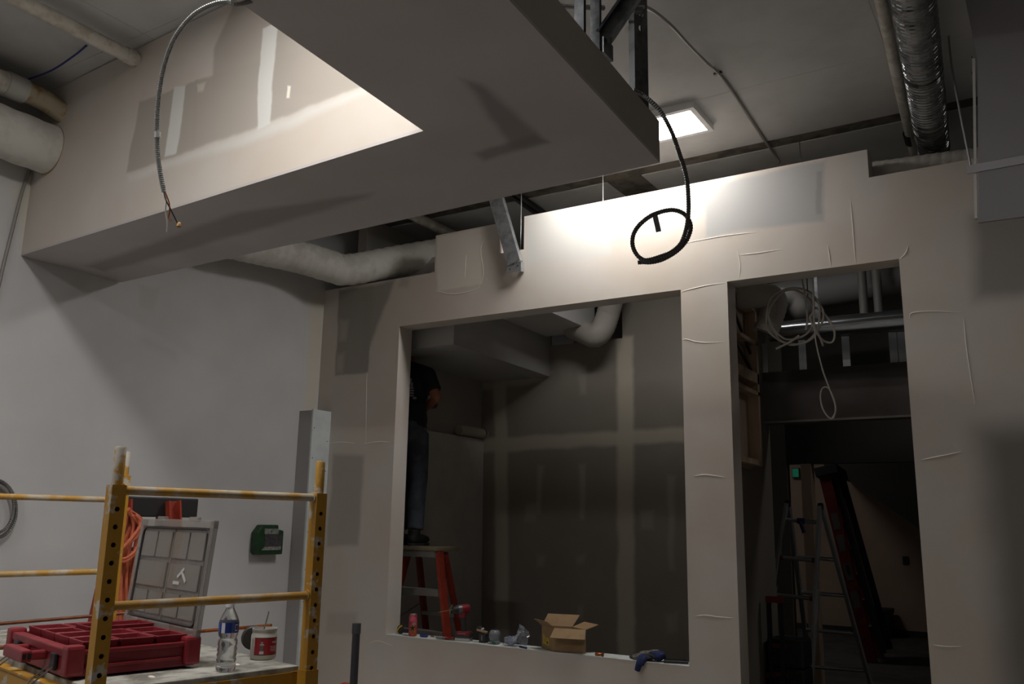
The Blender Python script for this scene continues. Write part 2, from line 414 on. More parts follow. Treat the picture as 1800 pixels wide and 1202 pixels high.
def holed_stud(base, h, wd=.092):
    "vertical channel with punched service holes"
    mb = MB(); x = V((.3, .95, 0)).normalized(); y = V((-x.y, x.x, 0)); z0 = base.z
    b = V((base.x, base.y, 0))
    def pt(u, v, z): return b+x*u+y*v+V((0, 0, z))
    zz = z0; hw = wd/2
    cut = [z0+h-.30, z0+h-.18]
    def web(za, zb): mb.add([pt(-hw, 0, za), pt(hw, 0, za), pt(hw, 0, zb), pt(-hw, 0, zb)], [(0, 1, 2, 3)])
    def hole(zc, r, half):
        ring = [pt(r*math.cos(a), 0, zc+r*math.sin(a)) for a in [PI*2*k/8 for k in range(8)]]
        sq = [pt(u*hw, 0, zc+v*half) for u, v in ((1, 0), (1, 1), (0, 1), (-1, 1), (-1, 0), (-1, -1), (0, -1), (1, -1))]
        mb.add(ring+sq, [(k, (k+1) % 8, 8+(k+1) % 8, 8+k) for k in range(8)])
    web(zz, z0+h*.55); hole(z0+h*.55+.03, .016, .03); web(z0+h*.55+.06, z0+h*.55+.075); hole(z0+h*.55+.11, .02, .035)
    web(z0+h*.55+.145, z0+h)
    for k in (-1, 1):
        mb.add([pt(k*hw, 0, z0), pt(k*hw, .034, z0), pt(k*hw, .034, z0+h), pt(k*hw, 0, z0+h)], [(0, 1, 2, 3)])
        mb.add([pt(k*hw, .034, z0), pt(k*(hw-.01), .034, z0), pt(k*(hw-.01), .034, z0+h), pt(k*hw, .034, z0+h)], [(0, 1, 2, 3)])
    return mb
st = onX(1128, 140, -1.43); holed_stud(V((-1.43, st.y, ZS+.016)), ZC-ZS-.03).build('steel_stud', m_stud, sof)
for px_ in (1012, 1040):
    q = onX(px_, 20, -1.46); MB().channel((-1.46, q.y, ZS+.02), (-1.46, q.y, ZC-.01), .05, .034, up=(1, .3, 0)).build('steel_stud', m_stud, sof)
a = onX(1060, 72, -1.42); b = onX(1140, -45, -1.30)
MB().channel(a, b, .075, .036, up=(.6, -.5, .6)).build('brace_stud', m_stud, sof)
MB().box(a+V((-.01, .02, -.03)), (.05, .09, .07)).build('clip', m_stud, sof)
for yy in (1.0, 1.9): MB().channel((-1.5, yy, ZS+.02), (-1.5, yy, ZC-.01), .09, .034, up=(1, .3, 0)).build('steel_stud', m_stud, sof)
m_galv = mat('bright_galvanised', (178, 180, 182), .36, .8, c2=(150, 152, 155), scale=14)
# kicker stud from the partition up to the ceiling
a = onY(903, 462, YP-.055); b = onY(862, 318, YP-.055)
b = a+(b-a)*((ZC-.012-a.z)/(b.z-a.z)) if b.z > a.z else b
kk = thing('kicker_stud', 'galvanised steel stud slanting up from the partition face past the soffit', 'stud', a-V((0, 0, .08)))
MB().channel(a, b, .115, .04, .003, up=(0, 1, 0)).build('web', m_galv, kk)
bt = V((a.x, YP-.05, a.z-.035)); MB().box(bt, (.125, .004, .075)).build('foot_tab', m_galv, kk)
MB().box(bt+V((.0615, .023, 0)), (.003, .046, .075)).build('foot_flange', m_galv, kk)
for dx, dz in ((-.035, -.01), (.035, .008), (-.005, .026)):
    MB().lathe([(.006, 0), (.006, .003)], 8, Matrix.Rotation(PI/2, 3, 'X'), bt+V((dx, -.001, dz))).build('screw', mat('screw_black', (40, 40, 42)), kk)

# room behind the window opening
XB = -5.1
B = lambda *q: PY(YB, *q)
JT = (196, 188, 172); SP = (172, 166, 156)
bp = [(B((868, 640), (890, 640), (896, 1190), (872, 1190)), NY, JT, .03, .85), (B((1084, 590), (1112, 590), (1117, 1200), (1086, 1200)), NY, JT, .03, .9),
      (B((840, 770), (960, 764), (1230, 748), (1230, 775), (960, 790), (840, 796)), NY, JT, .03, .85),
      (B((835, 672), (970, 655), (985, 640), (985, 668), (840, 686)), NY, JT, .03, .7),
      (B((945, 818), (955, 818), (951, 905), (943, 905)), NY, SP, .03, .8), (B((1018, 815), (1030, 815), (1028, 912), (1020, 912)), NY, SP, .03, .9),
      (B((1172, 835), (1186, 835), (1184, 1000), (1176, 1000)), NY, SP, .03, .7), (B((925, 888), (945, 885), (942, 915), (923, 917)), NY, SP, .03, .6),
      (B((1125, 897), (1148, 897), (1148, 930), (1128, 930)), NY, SP, .03, .7), (B((945, 975), (960, 975), (955, 995), (944, 995)), NY, SP, .03, .6),
      (B((1013, 978), (1030, 973), (1028, 990), (1015, 992)), NY, SP, .03, .6), (B((1172, 1082), (1192, 1075), (1190, 1110), (1172, 1112)), NY, SP, .03, .6),
      (B((1015, 650), (1032, 640), (1030, 695), (1020, 695)), NY, SP, .03, .5), (B((1015, 1065), (1025, 1065), (1024, 1085), (1015, 1085)), NY, SP, .03, .6)]
def solid2(x, z):
    if -4.31 < x < -3.47: return z < 3.43
    return True
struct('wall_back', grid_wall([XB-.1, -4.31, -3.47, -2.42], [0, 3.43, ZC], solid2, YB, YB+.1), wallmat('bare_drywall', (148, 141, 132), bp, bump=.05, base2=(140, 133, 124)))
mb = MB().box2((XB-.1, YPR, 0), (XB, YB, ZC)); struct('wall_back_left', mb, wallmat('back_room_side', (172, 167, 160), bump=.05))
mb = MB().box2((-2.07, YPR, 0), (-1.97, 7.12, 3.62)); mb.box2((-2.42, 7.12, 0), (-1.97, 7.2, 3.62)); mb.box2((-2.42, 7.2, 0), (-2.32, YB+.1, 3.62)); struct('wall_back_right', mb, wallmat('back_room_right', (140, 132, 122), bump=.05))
c1 = onZ(797, 605, 3.11); c2 = onZ(961, 660, 3.11)
y0 = max(c1.y, YPR+.02)
struct('trim_4', MB().prism([V((XB, y0, 3.11)), V((c1.x, y0, 3.11)), V((c2.x, YB, 3.11)), V((XB, YB, 3.11))], (0, 0, .8)), wallmat('back_soffit_paint', (186, 184, 182), bump=.04))
struct('trim_5', MB().prism([V((c1.x+.003, YPR+.02, 3.5)), V((-3.70, YPR+.02, 3.5)), V((-3.71, 7.48, 3.5)), V((c2.x+.02, 7.48, 3.5))], (0, 0, .42)), wallmat('back_bulkhead_paint', (208, 206, 204), bump=.04))
# white board leaning on the back-room side wall
q = [onX(690, 745, XB+.06), onX(858, 773, XB+.06)]
mb = MB().prism([V((XB+.055, 5.75, 0)), V((XB+.055, q[1].y, 0)), V((XB+.02, q[1].y, q[1].z)), V((XB+.02, 5.75, q[1].z))], (.013, 0, 0))
bd = tag(mb.build('wall_board', mat('white_board2', (208, 205, 200), .6, c2=(200, 197, 192), scale=3)), 'tall white board leaning on the side wall behind the worker on the ladder', 'board')
for z in (1.2, 1.7, 2.3): MB().lathe([(.006, 0), (.005, .004)], 8, Matrix.Rotation(PI/2, 3, 'Y'), (XB+.052+.02*(1-z/2.5), q[1].y-.04, z)).build('screw', mat('screw_black', (40, 40, 42)), bd)
# roll lying on top of the board's ledge
led = MB().box2((XB, 6.2, 2.46), (XB+.018, YB, 2.475)); struct('trim_6', led, mat('ledge_dark', (70, 66, 62)))
a = onX(806, 756, XB+.07); b = onX(852, 764, XB+.07); 
rl = thing('foam_roll', 'off-white foam sleeve lying on top of the white leaning board', 'roll', (a.x, a.y, q[1].z))
zz = q[1].z+.052
MB().tube(crom([V((XB+.07, a.y, zz)), V((XB+.07, (a.y+b.y)/2, zz+.004)), V((XB+.07, b.y, zz))], 6), .05, 12).build('sleeve', mat('foam', (176, 168, 150), .8), rl, smooth=True)
MB().tube([V((XB+.07, b.y-.05, zz)), V((XB+.07, b.y-.02, zz))], .053, 12).build('clamp', mat('chrome', (190, 190, 190), .2, 1), rl, smooth=True)
# white flex duct crossing above the back wall
a = onY(1090, 500, 7.45); pts = [onY(1078, 520, 7.3), onY(1068, 555, 7.3), onY(1058, 580, 7.25), onY(1045, 590, 7.25), onY(1030, 585, 7.3), onY(1005, 575, 7.4)]
pts = [onY(1092, 490, 7.45)]+pts
mb = MB(); p = resample(crom(pts, 12), .02); mb.tube(p, [.11+.004*(i % 2) for i in range(len(p))], 14)
tag(mb.build('flex_duct', mat('white_flex', (168, 162, 154), .7, bump=.2), smooth=True), 'bent white flexible duct above the drywall in the back room', 'duct')

# hall behind the doorway
bw = struct('wall_hall_blocking', MB().box2((-1.97, 5.9, 2.08), (-1.955, 6.62, 3.6)), mat('plywood', (178, 156, 136), .7, c2=(164, 142, 122), scale=4, stretch=(1, 1, .2)))
WM[bw.name] = Matrix.Translation(bw.location)
m_wood = mat('framing_lumber', (184, 160, 136), .7, c2=(164, 140, 116), scale=8, stretch=(1, 1, .15))
for za, zb in ((3.29, 3.33), (2.72, 2.80), (2.63, 2.66), (2.10, 2.14), (3.02, 3.05)):
    MB().box2((-1.954, 5.95, za), (-1.87, 6.6, zb)).build('blocking', m_wood, bw)
MB().box2((-1.954, 6.56, 2.14), (-1.87, 6.6, 3.6)).build('upright', m_wood, bw)
MB().bar((-1.90, 6.1, 3.22), (-1.90, 6.5, 2.95), .02, .02).build('strap', mat('dark_strap', (50, 46, 44)), bw)
MB().bar((-1.90, 6.1, 3.0), (-1.90, 6.5, 2.82), .02, .02).build('strap', mat('dark_strap', (50, 46, 44)), bw)
hb0, hb1 = onY(1322, 745, 7.05), onY(1606, 736, 7.05); ht0 = onY(1322, 657, 7.05)
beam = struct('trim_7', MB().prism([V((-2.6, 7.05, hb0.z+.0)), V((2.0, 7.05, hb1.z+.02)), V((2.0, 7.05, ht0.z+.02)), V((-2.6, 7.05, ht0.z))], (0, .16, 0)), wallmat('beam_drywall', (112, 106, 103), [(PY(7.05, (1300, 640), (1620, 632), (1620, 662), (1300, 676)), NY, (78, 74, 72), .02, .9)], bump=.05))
MB().bar(V((-2.05, 7.045, hb0.z+.006)), V((2.0, 7.045, hb1.z+.03)), .012, .016).build('edge_bead', mat('bead_pale2', (140, 134, 128), .5), beam)
px0, px1 = onY(1322, 900, 7.1).x, onY(1344, 900, 7.1).x
struct('trim_8', MB().box2((-2.12, 7.06, 0), (px1, 7.2, hb0.z)), mat('dark_post', (60, 58, 58), .5, .3))
struct('wall_hall_far', MB().box2((-5, 15.5, 0), (5, 15.65, ZC)), wallmat('far_wall_paint', (190, 164, 144), bump=.03))
xh = onY(1403, 1000, 9.3)
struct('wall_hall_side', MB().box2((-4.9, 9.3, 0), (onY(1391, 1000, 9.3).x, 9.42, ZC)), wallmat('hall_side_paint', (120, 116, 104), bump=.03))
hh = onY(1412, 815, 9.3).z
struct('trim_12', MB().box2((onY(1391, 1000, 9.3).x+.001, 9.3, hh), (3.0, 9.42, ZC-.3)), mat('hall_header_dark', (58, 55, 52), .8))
ja, jb = onY(1409, 820, 9.33), onY(1427, 1200, 9.33)
struct('trim_9', MB().box2((ja.x+.0, 9.28, 0), (ja.x+.10, 9.44, hh-.002)), m_wood)
# dark sloped mass added at the far end for the slanting shade edge
s0, s1 = onY(1480, 836, 13.6), onY(1640, 946, 13.6)
dz = (s1.z-s0.z)/(s1.x-s0.x)
struct('trim_10', MB().prism([s0, V((s1.x+1, 13.6, s1.z+dz)), V((s1.x+1, 13.6, ZC-.01)), V((s0.x-.25, 13.6, ZC-.01)), V((s0.x-.25, 13.6, s0.z))], (0, 1.85, 0)), mat('slant_shade_mass', (60, 56, 52), .8))
struct('baseboard_far', MB().box2((-4.9, 15.47, 0), (4.9, 15.5, .09)), mat('dark_base', (60, 54, 50)))

# ================================================================== LIGHTS
def led_panel(x0, x1, y0, y1, label, grp=None, g=PANEL_GLOW):
    zb = ZC-.05
    t = thing('ceiling_light', label, 'light', ((x0+x1)/2, (y0+y1)/2, zb))
    m_f = mat('panel_frame', (226, 226, 226), .4); f = .035
    mb = MB()
    mb.box2((x0, y0, zb), (x1, y0+f, ZC-.001)); mb.box2((x0, y1-f, zb), (x1, y1, ZC-.001))
    mb.box2((x0, y0+f, zb), (x0+f, y1-f, ZC-.001)); mb.box2((x1-f, y0+f, zb), (x1, y1-f, ZC-.001))
    mb.build('frame', m_f, t)
    md = mat('diffuser%d' % round(g), (255, 253, 249), .6, emit=g)
    MB().box2((x0+f, y0+f, zb+.004), (x1-f, y1-f, zb+.012)).build('diffuser', md, t)
    return t
P1 = led_panel(-3.0, onZ(1256, 231, ZC-.05).x, 5.01, 5.41, 'square edged LED ceiling panel glowing above the partition top')
P2 = led_panel(-2.85, -1.65, 1.45, 1.85, 'LED ceiling panel hidden above the soffit leg, lighting the soffit face', g=54.0)
P3 = led_panel(-3.9, -2.7, -.9, -.5, 'added LED fill panel, unseen behind the camera', g=41.0)  # added out of view as general fill for the room
P4 = led_panel(.9, 2.1, -.3, .1, 'added LED fill panel, unseen behind the camera on the right', g=5.0)  # weak added fill from the right, out of view
P5 = led_panel(-4.85, -3.72, 12.0, 12.4, 'added dim LED fill panel, unseen behind the hall side wall', g=9.0)  # added out of view to brighten the far hall wall
P6 = led_panel(.5, 1.7, 7.9, 8.3, 'added dim LED fill panel, unseen in the hall right of the doorway', g=9.0)  # added out of view to lift the ladder fronts out of silhouette

# ================================================================== PIPES, DUCTS AND CABLES OVERHEAD
m_wpipe = mat('painted_pipe', (200, 196, 186), .6, c2=(176, 170, 158), scale=12)
m_ins = mat('white_insulation', (206, 204, 196), .75, c2=(190, 187, 178), scale=6, bump=.35, bscale=14)
def line_y(px_, py_, Y, d=(0, -1, 0)): return onY(px_, py_, Y)
# sprinkler pipe through the soffit face
c = FP(241, 106); c.y -= .02
t = thing('sprinkler_pipe', 'white painted pipe running under the ceiling into the soffit face', 'pipe', c)
MB().tube([c+V((0, .1, 0)), V((c.x-.01, -3.5, c.z))], .041, 16).build('pipe', m_wpipe, t, smooth=True)
MB().tube([c+V((0, .0, 0)), c+V((0, -.06, 0))], .046, 16).build('collar', m_wpipe, t, smooth=True)
# drain pipe with couplings above the big duct
c = FP(104, 203)+V((.02, 0, .05))
t = thing('drain_pipe', 'white drain pipe with clamped couplings above the insulated duct', 'pipe', c)
MB().tube([c+V((0, -.26, 0)), V((c.x, -3.5, c.z+.01))], .07, 18).build('pipe', m_wpipe, t, smooth=True)
for y0_, y1_ in ((-.24, -.36), (-.5, -.56)): MB().tube([c+V((0, y0_, 0)), c+V((0, y1_, 0))], .078, 18).build('coupling', mat('coupling_grey', (186, 186, 182), .5, .2), t, smooth=True)
MB().tube(crom([c+V((0, -.27, 0)), c+V((0, -.14, 0)), c+V((.0, -.04, -.02)), c+V((0, .04, -.05))], 5), .066, 16).build('elbow', mat('rusty_elbow', (176, 164, 140), .7, c2=(150, 112, 70), scale=14, lo=.5, hi=.66), t, smooth=True)
for yy in (-.62,):
    MB().bar(c+V((0, yy, .07)), V((c.x, c.y+yy, ZC-.002)), .012, .012).build('hanger_rod', m_stud, t)
    MB().box(c+V((.03, yy, .08)), (.012, .05, .16)).build('hanger_strap', m_wpipe, t)
# fat insulated duct
c = FP(84, 263); c = V((XL+.19, c.y, c.z-.01))
t = thing('insulated_duct', 'fat white wrapped duct ending at the soffit face beside left wall', 'duct', c)
p = resample([c+V((0, .05, 0)), V((c.x, -3.5, c.z))], .05)
MB().tube(p, [.158+.003*math.sin(i*1.7) for i in range(len(p))], 26).build('wrap', m_ins, t, smooth=True)
MB().tube([c+V((0, -.0, 0)), c+V((0, -.012, 0))], .163, 26).build('edge_tape', mat('tan_tape', (150, 128, 96), .7), t, smooth=True)
# blue wire along the ceiling
mb = MB().tube(crom([onZ(0, 160, 4.24), onZ(40, 143, 4.26), onZ(90, 124, 4.27), onZ(130, 98, 4.31), onZ(152, 80, ZC-.006)], 8), .006, 6)
tag(mb.build('blue_wire', mat('blue_insulation', (38, 48, 112), .5), smooth=True), 'thin blue wire looping below the ceiling above the left pipes', 'cable')
mb = MB().tube(crom([onX(52, 300, XL+.012), onX(38, 340, XL+.012), onX(20, 410, XL+.012), onX(5, 470, XL+.012), onX(-15, 560, XL+.012)], 8), .011, 8)
tag(mb.build('wall_cable', mat('cable_grey', (132, 126, 120), .5), smooth=True), 'grey cable running down the left wall below the insulated duct', 'cable')

def mc_cable(name, pts, r, m, label, parent=None, pitch=.0065, depth=.16, n=8):
    p = resample(crom(pts, 14), pitch/2); mb = MB(); mb.tube(p, [r*(1+(depth/2 if i % 2 else -depth/2)) for i in range(len(p))], n)
    return mb.build(name, m, parent, smooth=False)
m_alu = mat('aluminium_armor', (150, 150, 148), .5, .5)
m_dark = mat('dark_armor', (96, 94, 92), .45, .6)
# armoured cable hanging from the soffit leg on the left
D1 = 2.70
P_ = lambda *q: [atD(a, b, D1) for a, b in q]
t = thing('armored_cable', 'silver armored cable arching off the soffit edge with bare wires hanging', 'cable', atD(288, 337, D1))
mc_cable('armor', [onZ(440, 14, 3.26)+V((.05, 0, .02))]+P_((418, 8), (398, 3), (370, 9), (338, 28), (308, 65), (290, 110), (280, 160), (276, 210), (276, 255), (281, 300), (288, 337)), .0072, m_alu, '', t)
MB().tube(P_((277, 232), (277, 242)), .0098, 10).build('tape_flag', mat('white_tape', (222, 222, 220), .6), t)
MB().box(atD(281, 237, D1-.006), (.012, .002, .012)).build('tape_end', mat('white_tape', (222, 222, 220), .6), t)
for nm, col, q in (('black_wire', (26, 25, 25), ((288, 335), (291, 350), (299, 366), (306, 380), (313, 394))), ('white_wire', (216, 212, 204), ((288, 335), (292, 350), (291, 372), (294, 392), (293, 408))), ('ground_wire', (176, 104, 58), ((289, 335), (297, 355), (298, 372), (296, 382), (301, 388)))):
    MB().tube(crom(P_(*q), 6), .0021, 6).build(nm, mat(nm, col, .45, .6 if nm[0] == 'g' else 0), t, smooth=True)
MB().lathe([(.002, .0), (.008, .004), (.0065, .012), (.003, .018)], 8, None, atD(314, 400, D1)).build('wire_nut', mat('copper_tip', (168, 128, 72), .5, .3), t)
# dark armoured cable with the loop
D2 = 3.86
def L2(x, y, d=0): return atD(1080+x/6.01, 300+y/6.01, D2+d)
pts = [atD(1112, 158, D2-.04), atD(1128, 166, D2), atD(1146, 180, D2), atD(1164, 200, D2), atD(1182, 235, D2), atD(1196, 275, D2)]
pts += [L2(745, 0), L2(770, 130), L2(780, 260), L2(783, 390), L2(776, 510), L2(752, 640), L2(700, 770), L2(600, 860, .0), L2(470, 912), L2(340, 945), L2(262, 915, .012), L2(205, 830, .02), L2(190, 740, .02), L2(212, 650, .02), L2(285, 552, .02), L2(420, 460, .02), L2(600, 415, .02), L2(730, 452, .02), L2(795, 540, .02), L2(803, 630, .02), L2(752, 750, .02), L2(650, 855, .02), L2(510, 935, .02), L2(390, 966, .03), L2(300, 965, .04), L2(246, 970, .04)]
t = thing('armored_cable', 'dark armored cable dangling from the right soffit leg, coiled into one loop', 'cable', pts[-1])
mc_cable('armor', pts, .0098, m_dark, '', t, pitch=.011, depth=.26)
a, b = L2(428, 470, .02), L2(468, 645, .02)
MB().bar(a, b, .002, .024, up=(-.8, -.6, 0)).build('tape_flag', mat('grey_tape', (120, 122, 124), .5), t)
# cable clipped on the ceiling
q0 = onX(1122, 14, -1.40)
pts = [q0+V((-.12, .05, .0)), q0, onZ(1146, 18, 4.2), onZ(1180, 45, 4.22), onZ(1212, 80, 4.26), onZ(1240, 108, 4.31), onZ(1264, 130, ZC-.012), onZ(1292, 168, ZC-.012), onZ(1330, 226, ZC-.012), onZ(1362, 272, ZC-.012), onZ(1371, 286, 4.28)]
t = thing('armored_cable', 'grey cable swooping from the soffit stud and clipped along the ceiling', 'cable', q0)
mb = MB(); mb.tube(crom(pts, 10), .009, 8); mb.build('armor', mat('cable_warm_grey', (150, 146, 140), .5), t, smooth=True)
p = onZ(1262, 129, ZC-.008); MB().box(p, (.05, .016, .014)).build('clip', m_stud, t)
MB().tube([q0+V((-.01, -.02, -.02)), q0+V((.02, .0, -.02))], .018, 10).build('connector', m_stud, t, smooth=True)
mb = MB(); p = resample([onX(985, 11, -1.62), onX(1062, 14, -1.5)], .004); mb.tube(p, [.011*(1.1 if i % 2 else .9) for i in range(len(p))], 8)
tag(mb.build('armored_cable', m_dark), 'short run of ribbed cable crossing behind the soffit studs', 'cable')
# spiral duct and pipe at the right
a, b = onZ(1606, 0, 4.17), onZ(1641, 262, 4.17); a = a+(a-b)*1.2
t = thing('spiral_duct', 'shiny corrugated metal duct under the ceiling at upper right', 'duct', b)
p = resample([a, b], .012); mb = MB(); mb.tube(p, [.097+(.004 if i % 3 else -.005)+.003*R.random() for i in range(len(p))], 26)
mb.build('duct_wall', mat('shiny_duct', (150, 151, 151), .2, .97, c2=(120, 121, 122), scale=9, bump=.15, bscale=30), t)
for k in (.25, .5, .72): c = a.lerp(b, k); MB().tube([c, c+(b-a).normalized()*.03], .104, 26).build('band', mat('shiny_duct', (205, 206, 205)), t)
a, b = onZ(1548, 0, 4.29), onZ(1606, 268, 4.29); a = a+(a-b)*1.2
t = thing('white_pipe', 'thin white pipe beside the corrugated metal duct', 'pipe', b)
MB().tube([a, b], .032, 14).build('pipe', m_wpipe, t, smooth=True)
c0, c1_ = onZ(1596, 234, 4.29), onZ(1600, 250, 4.29); MB().tube([c0, c1_], .034, 14).build('black_band', mat('black_band', (28, 27, 26), .6), t, smooth=True)
a, b = onY(1525, 314, 5.81), onY(1705, 291, 5.81); p = resample([a, a+(b-a)*1.5], .02); mb = MB(); mb.tube(p, [.105*(1.035 if i % 3 == 0 else 1) for i in range(len(p))], 18)
tag(mb.build('flex_duct', mat('white_flex', (168, 162, 154)), smooth=True), 'pale ribbed flexible duct lying along the partition top at right', 'duct')
mb = MB().tube(crom([onY(1663, 5, 5.0), onY(1672, 110, 5.0), onY(1688, 200, 5.0), onY(1706, 290, 5.0)], 6), .006, 6)
tag(mb.build('hanger_wire', mat('wire_grey', (150, 150, 150), .4, .5)), 'thin grey wire hanging between the metal duct and hung drywall', 'wire')
# insulated duct behind the soffit
pts = [V((-5.14, 3.3, 3.66)), V((-5.14, 4.2, 3.70)), onX(520, 450, -5.13), onX(575, 466, -5.06)]
e1 = onY(612, 474, 5.33); e2 = onY(700, 458, 5.70); e3 = onY(770, 446, 5.95)
pts += [e1, e2, e3, e3+(e3-e2)*1.2]
t = thing('insulated_duct', 'white wrapped duct bending over the low left end of the partition', 'duct', e1)
p = resample(crom(pts, 12), .03); MB().tube(p, [.133+.004*math.sin(i*2.1)+.003*R.random() for i in range(len(p))], 22).build('wrap', m_ins, t, smooth=True)
m_cu = mat('copper', (190, 112, 66), .3, .9, c2=(160, 90, 52), scale=20)
a = onY(627, 440, 5.95); mb = MB().tube([V((a.x, a.y, 2.6)), V((a.x, a.y, ZC+.004))], .02, 12)
tag(mb.build('copper_pipe', m_cu, smooth=True), 'vertical copper pipe rising to the ceiling behind the bent wrapped duct', 'pipe')
a = onY(639, 440, 5.95); mb = MB().tube([V((a.x, a.y, 3.0)), V((a.x, a.y, 4.02)), V((a.x-.05, a.y, 4.04))], .011, 10)
tag(mb.build('copper_pipe', m_cu, smooth=True), 'short thin copper stub next to the thicker vertical copper pipe', 'pipe')
for (x0_, y0_, Y, z0_, lab) in ((1060, 330, 5.75, 3.6, 'bright hanger wire just behind the lit partition top'), (916, 380, 5.72, 3.5, 'hanger wire beside the slanting steel stud'), (647, 420, 6.2, 3.7, 'pale hanger wire beside the vertical copper pipe')):
    a = onY(x0_, y0_, Y); mb = MB().tube([V((a.x, a.y, z0_)), V((a.x, a.y, ZC-.001))], .0035, 6)
    tag(mb.build('hanger_wire', mat('wire_bright', (190, 190, 188), .5, .2)), lab, 'wire')
a, b = onZ(720, 376, 4.27), onZ(800, 415, 4.27); mb = MB().tube([a+(a-b)*.6, b+(b-a)*.4], .045, 14)
tag(mb.build('white_pipe', m_wpipe, smooth=True), 'white pipe under the ceiling behind the soffit, left of the slanting stud', 'pipe')
t = thing('strut_channel', 'pair of dark metal strips on the ceiling behind the slanting stud', 'channel', onZ(930, 360, 4.32))
for dx in (0, 14):
    a, b = onZ(898+dx, 343, 4.33), onZ(942+dx, 374, 4.33); MB().bar(a+(a-b)*.2, b+(b-a)*.6, .035, .03).build('strip', mat('dark_strip', (70, 68, 64), .5, .4), t)

# ------------------------------------------------------------------ hall services
m_duct = mat('smooth_duct', (170, 174, 180), .22, .95)
a, b = onY(1356, 583, 6.7), onY(1595, 561, 6.7)
t = thing('silver_duct', 'smooth shiny round duct crossing the doorway above the header', 'duct', a)
MB().tube([a, a+(b-a)*1.5], .075, 24).build('duct_wall', m_duct, t, smooth=True)
MB().bar(a+V((.35, 0, .074)), V((a.x+.35, a.y, ZC+.004)), .03, .004).build('hanger_strap', m_stud, t)
MB().tube([a+V((-.012, 0, 0)), a+V((.05, 0, 0))], .079, 24).build('crimped_end', m_duct, t, smooth=True)
a, b = onY(1296, 523, 6.1), onY(1345, 520, 6.15)
p = resample(crom([a, b, onY(1362, 528, 6.2), onY(1358, 550, 6.2), onY(1345, 585, 6.2)], 8), .018)
a_ = MB(); a_.tube(p, [.088*(1.03 if i % 2 else .98) for i in range(len(p))], 18)
tag(a_.build('flex_duct', mat('white_flex', (168, 162, 154)), smooth=True), 'pale flexible duct bending down at the upper left of the doorway', 'duct')
a, b = onY(1378, 540, 6.9), onY(1402, 540, 6.9)
mb = MB(); p = crom([onY(1360, 525, 6.8), onY(1385, 528, 6.9), onY(1410, 548, 7.0), onY(1440, 575, 7.3)], 6); mb.tube(p, .09, 18)
tag(mb.build('duct_elbow', mat('pale_duct', (150, 146, 142), .6), smooth=True), 'pale round duct elbow behind the hanging cable coil', 'duct')
a, b = onY(1390, 522, 7.6), onY(1590, 487, 7.6)
mb = MB().tube([a+(a-b)*.3, b+(b-a)*.6], .15, 20); tag(mb.build('insulated_duct', mat('grey_duct', (120, 118, 116), .7), smooth=True), 'large grey duct high in the hall just under the doorway head', 'duct')
for px_ in (1520, 1546):
    a = onY(px_, 560, 7.3); mb = MB().tube([V((a.x, a.y, a.z-.05)), V((a.x, a.y, ZC-.002))], .035, 12)
    tag(mb.build('vent_pipe', mat('vent_grey', (110, 108, 104), .6), smooth=True), 'upright grey pipe behind the shiny hall duct, %s' % ('left one of two' if px_ == 1520 else 'right one of two'), 'pipe')
k = 0
for px_, lab in ((1340, 'leftmost steel stud standing on the dark hall header'), (1407, 'steel stud on the hall header, second from left'), (1483, 'steel stud on the hall header, middle one under shiny duct'), (1566, 'steel stud on the hall header, fourth from left'), (1581, 'rightmost steel stud standing on the hall header')):
    a = onY(px_, 640, 7.13)
    tag(MB().channel((a.x, 7.09+.03*k*.3, ht0.z+.001), (a.x, 7.09+.03*k*.3, 3.14), .032, .05, .003, up=(1, .25, 0)).build('steel_stud', mat('bright_stud', (206, 210, 214), .25, .9)), lab, 'stud'); k += 1
# coils of cable hanging in the doorway
YC = 5.95
m_wht = mat('white_cable', (168, 160, 150), .5)
t = thing('cable_coil', 'coil of white cable hanging in the top of the doorway', 'cable', onY(1400, 607, YC))
for k, (cx, cy, rx, ry, ph) in enumerate(((1392, 556, 49, 50, .3), (1396, 556, 47, 49, .9), (1388, 553, 40, 44, 1.7))):
    p = [onY(cx+rx*math.cos(ph+a*2*PI/16)+(4 if a % 3 else 0), cy+ry*math.sin(ph+a*2*PI/16), YC+.012*k) for a in range(16)]
    MB().tube(crom(p, 5, True), .0075, 7, closed=True).build('loop', m_wht, t, smooth=True)
hk = onY(1420, 520, YC); MB().tube([hk, V((hk.x, hk.y, ZC+.004))], .004, 6).build('tie_wire', m_stud, t)
MB().tube(crom([onY(1410, 490, YC), onY(1415, 520, YC), onY(1419, 560, YC+.02), onY(1416, 580, YC)], 6), .0075, 7).build('strand', m_wht, t, smooth=True)
MB().tube(crom([onY(1428, 455, YC), onY(1429, 500, YC-.01), onY(1430, 545, YC-.01), onY(1424, 560, YC-.01), onY(1440, 590, YC-.01), onY(1447, 608, YC-.01)], 6), .0075, 7).build('strand', m_wht, t, smooth=True)
MB().tube(crom([onY(1430, 540, YC+.03), onY(1448, 550, YC+.03), onY(1466, 580, YC+.03), onY(1464, 600, YC+.03), onY(1450, 600, YC+.03), onY(1436, 585, YC+.03), onY(1430, 560, YC+.03)], 6), .0075, 7).build('loop', m_wht, t, smooth=True)
MB().tube(crom([onY(1405, 590, YC-.02), onY(1385, 603, YC-.02), onY(1364, 613, YC-.02)], 6), .0085, 7).build('tail', m_wht, t, smooth=True)
pts = [(1432, 455), (1431, 560), (1434, 600), (1446, 650), (1458, 683), (1468, 712), (1466, 733), (1457, 734), (1446, 718), (1442, 696), (1446, 682), (1456, 682), (1466, 700), (1469, 722), (1462, 736)]
pts = [onY(a, b, YC-.15+.004*i) for i, (a, b) in enumerate(pts)]; pts = [V((pts[0].x, YPR-.02, HEAD+.016)), V((pts[0].x, YPR+.03, HEAD+.03))]+pts[1:]
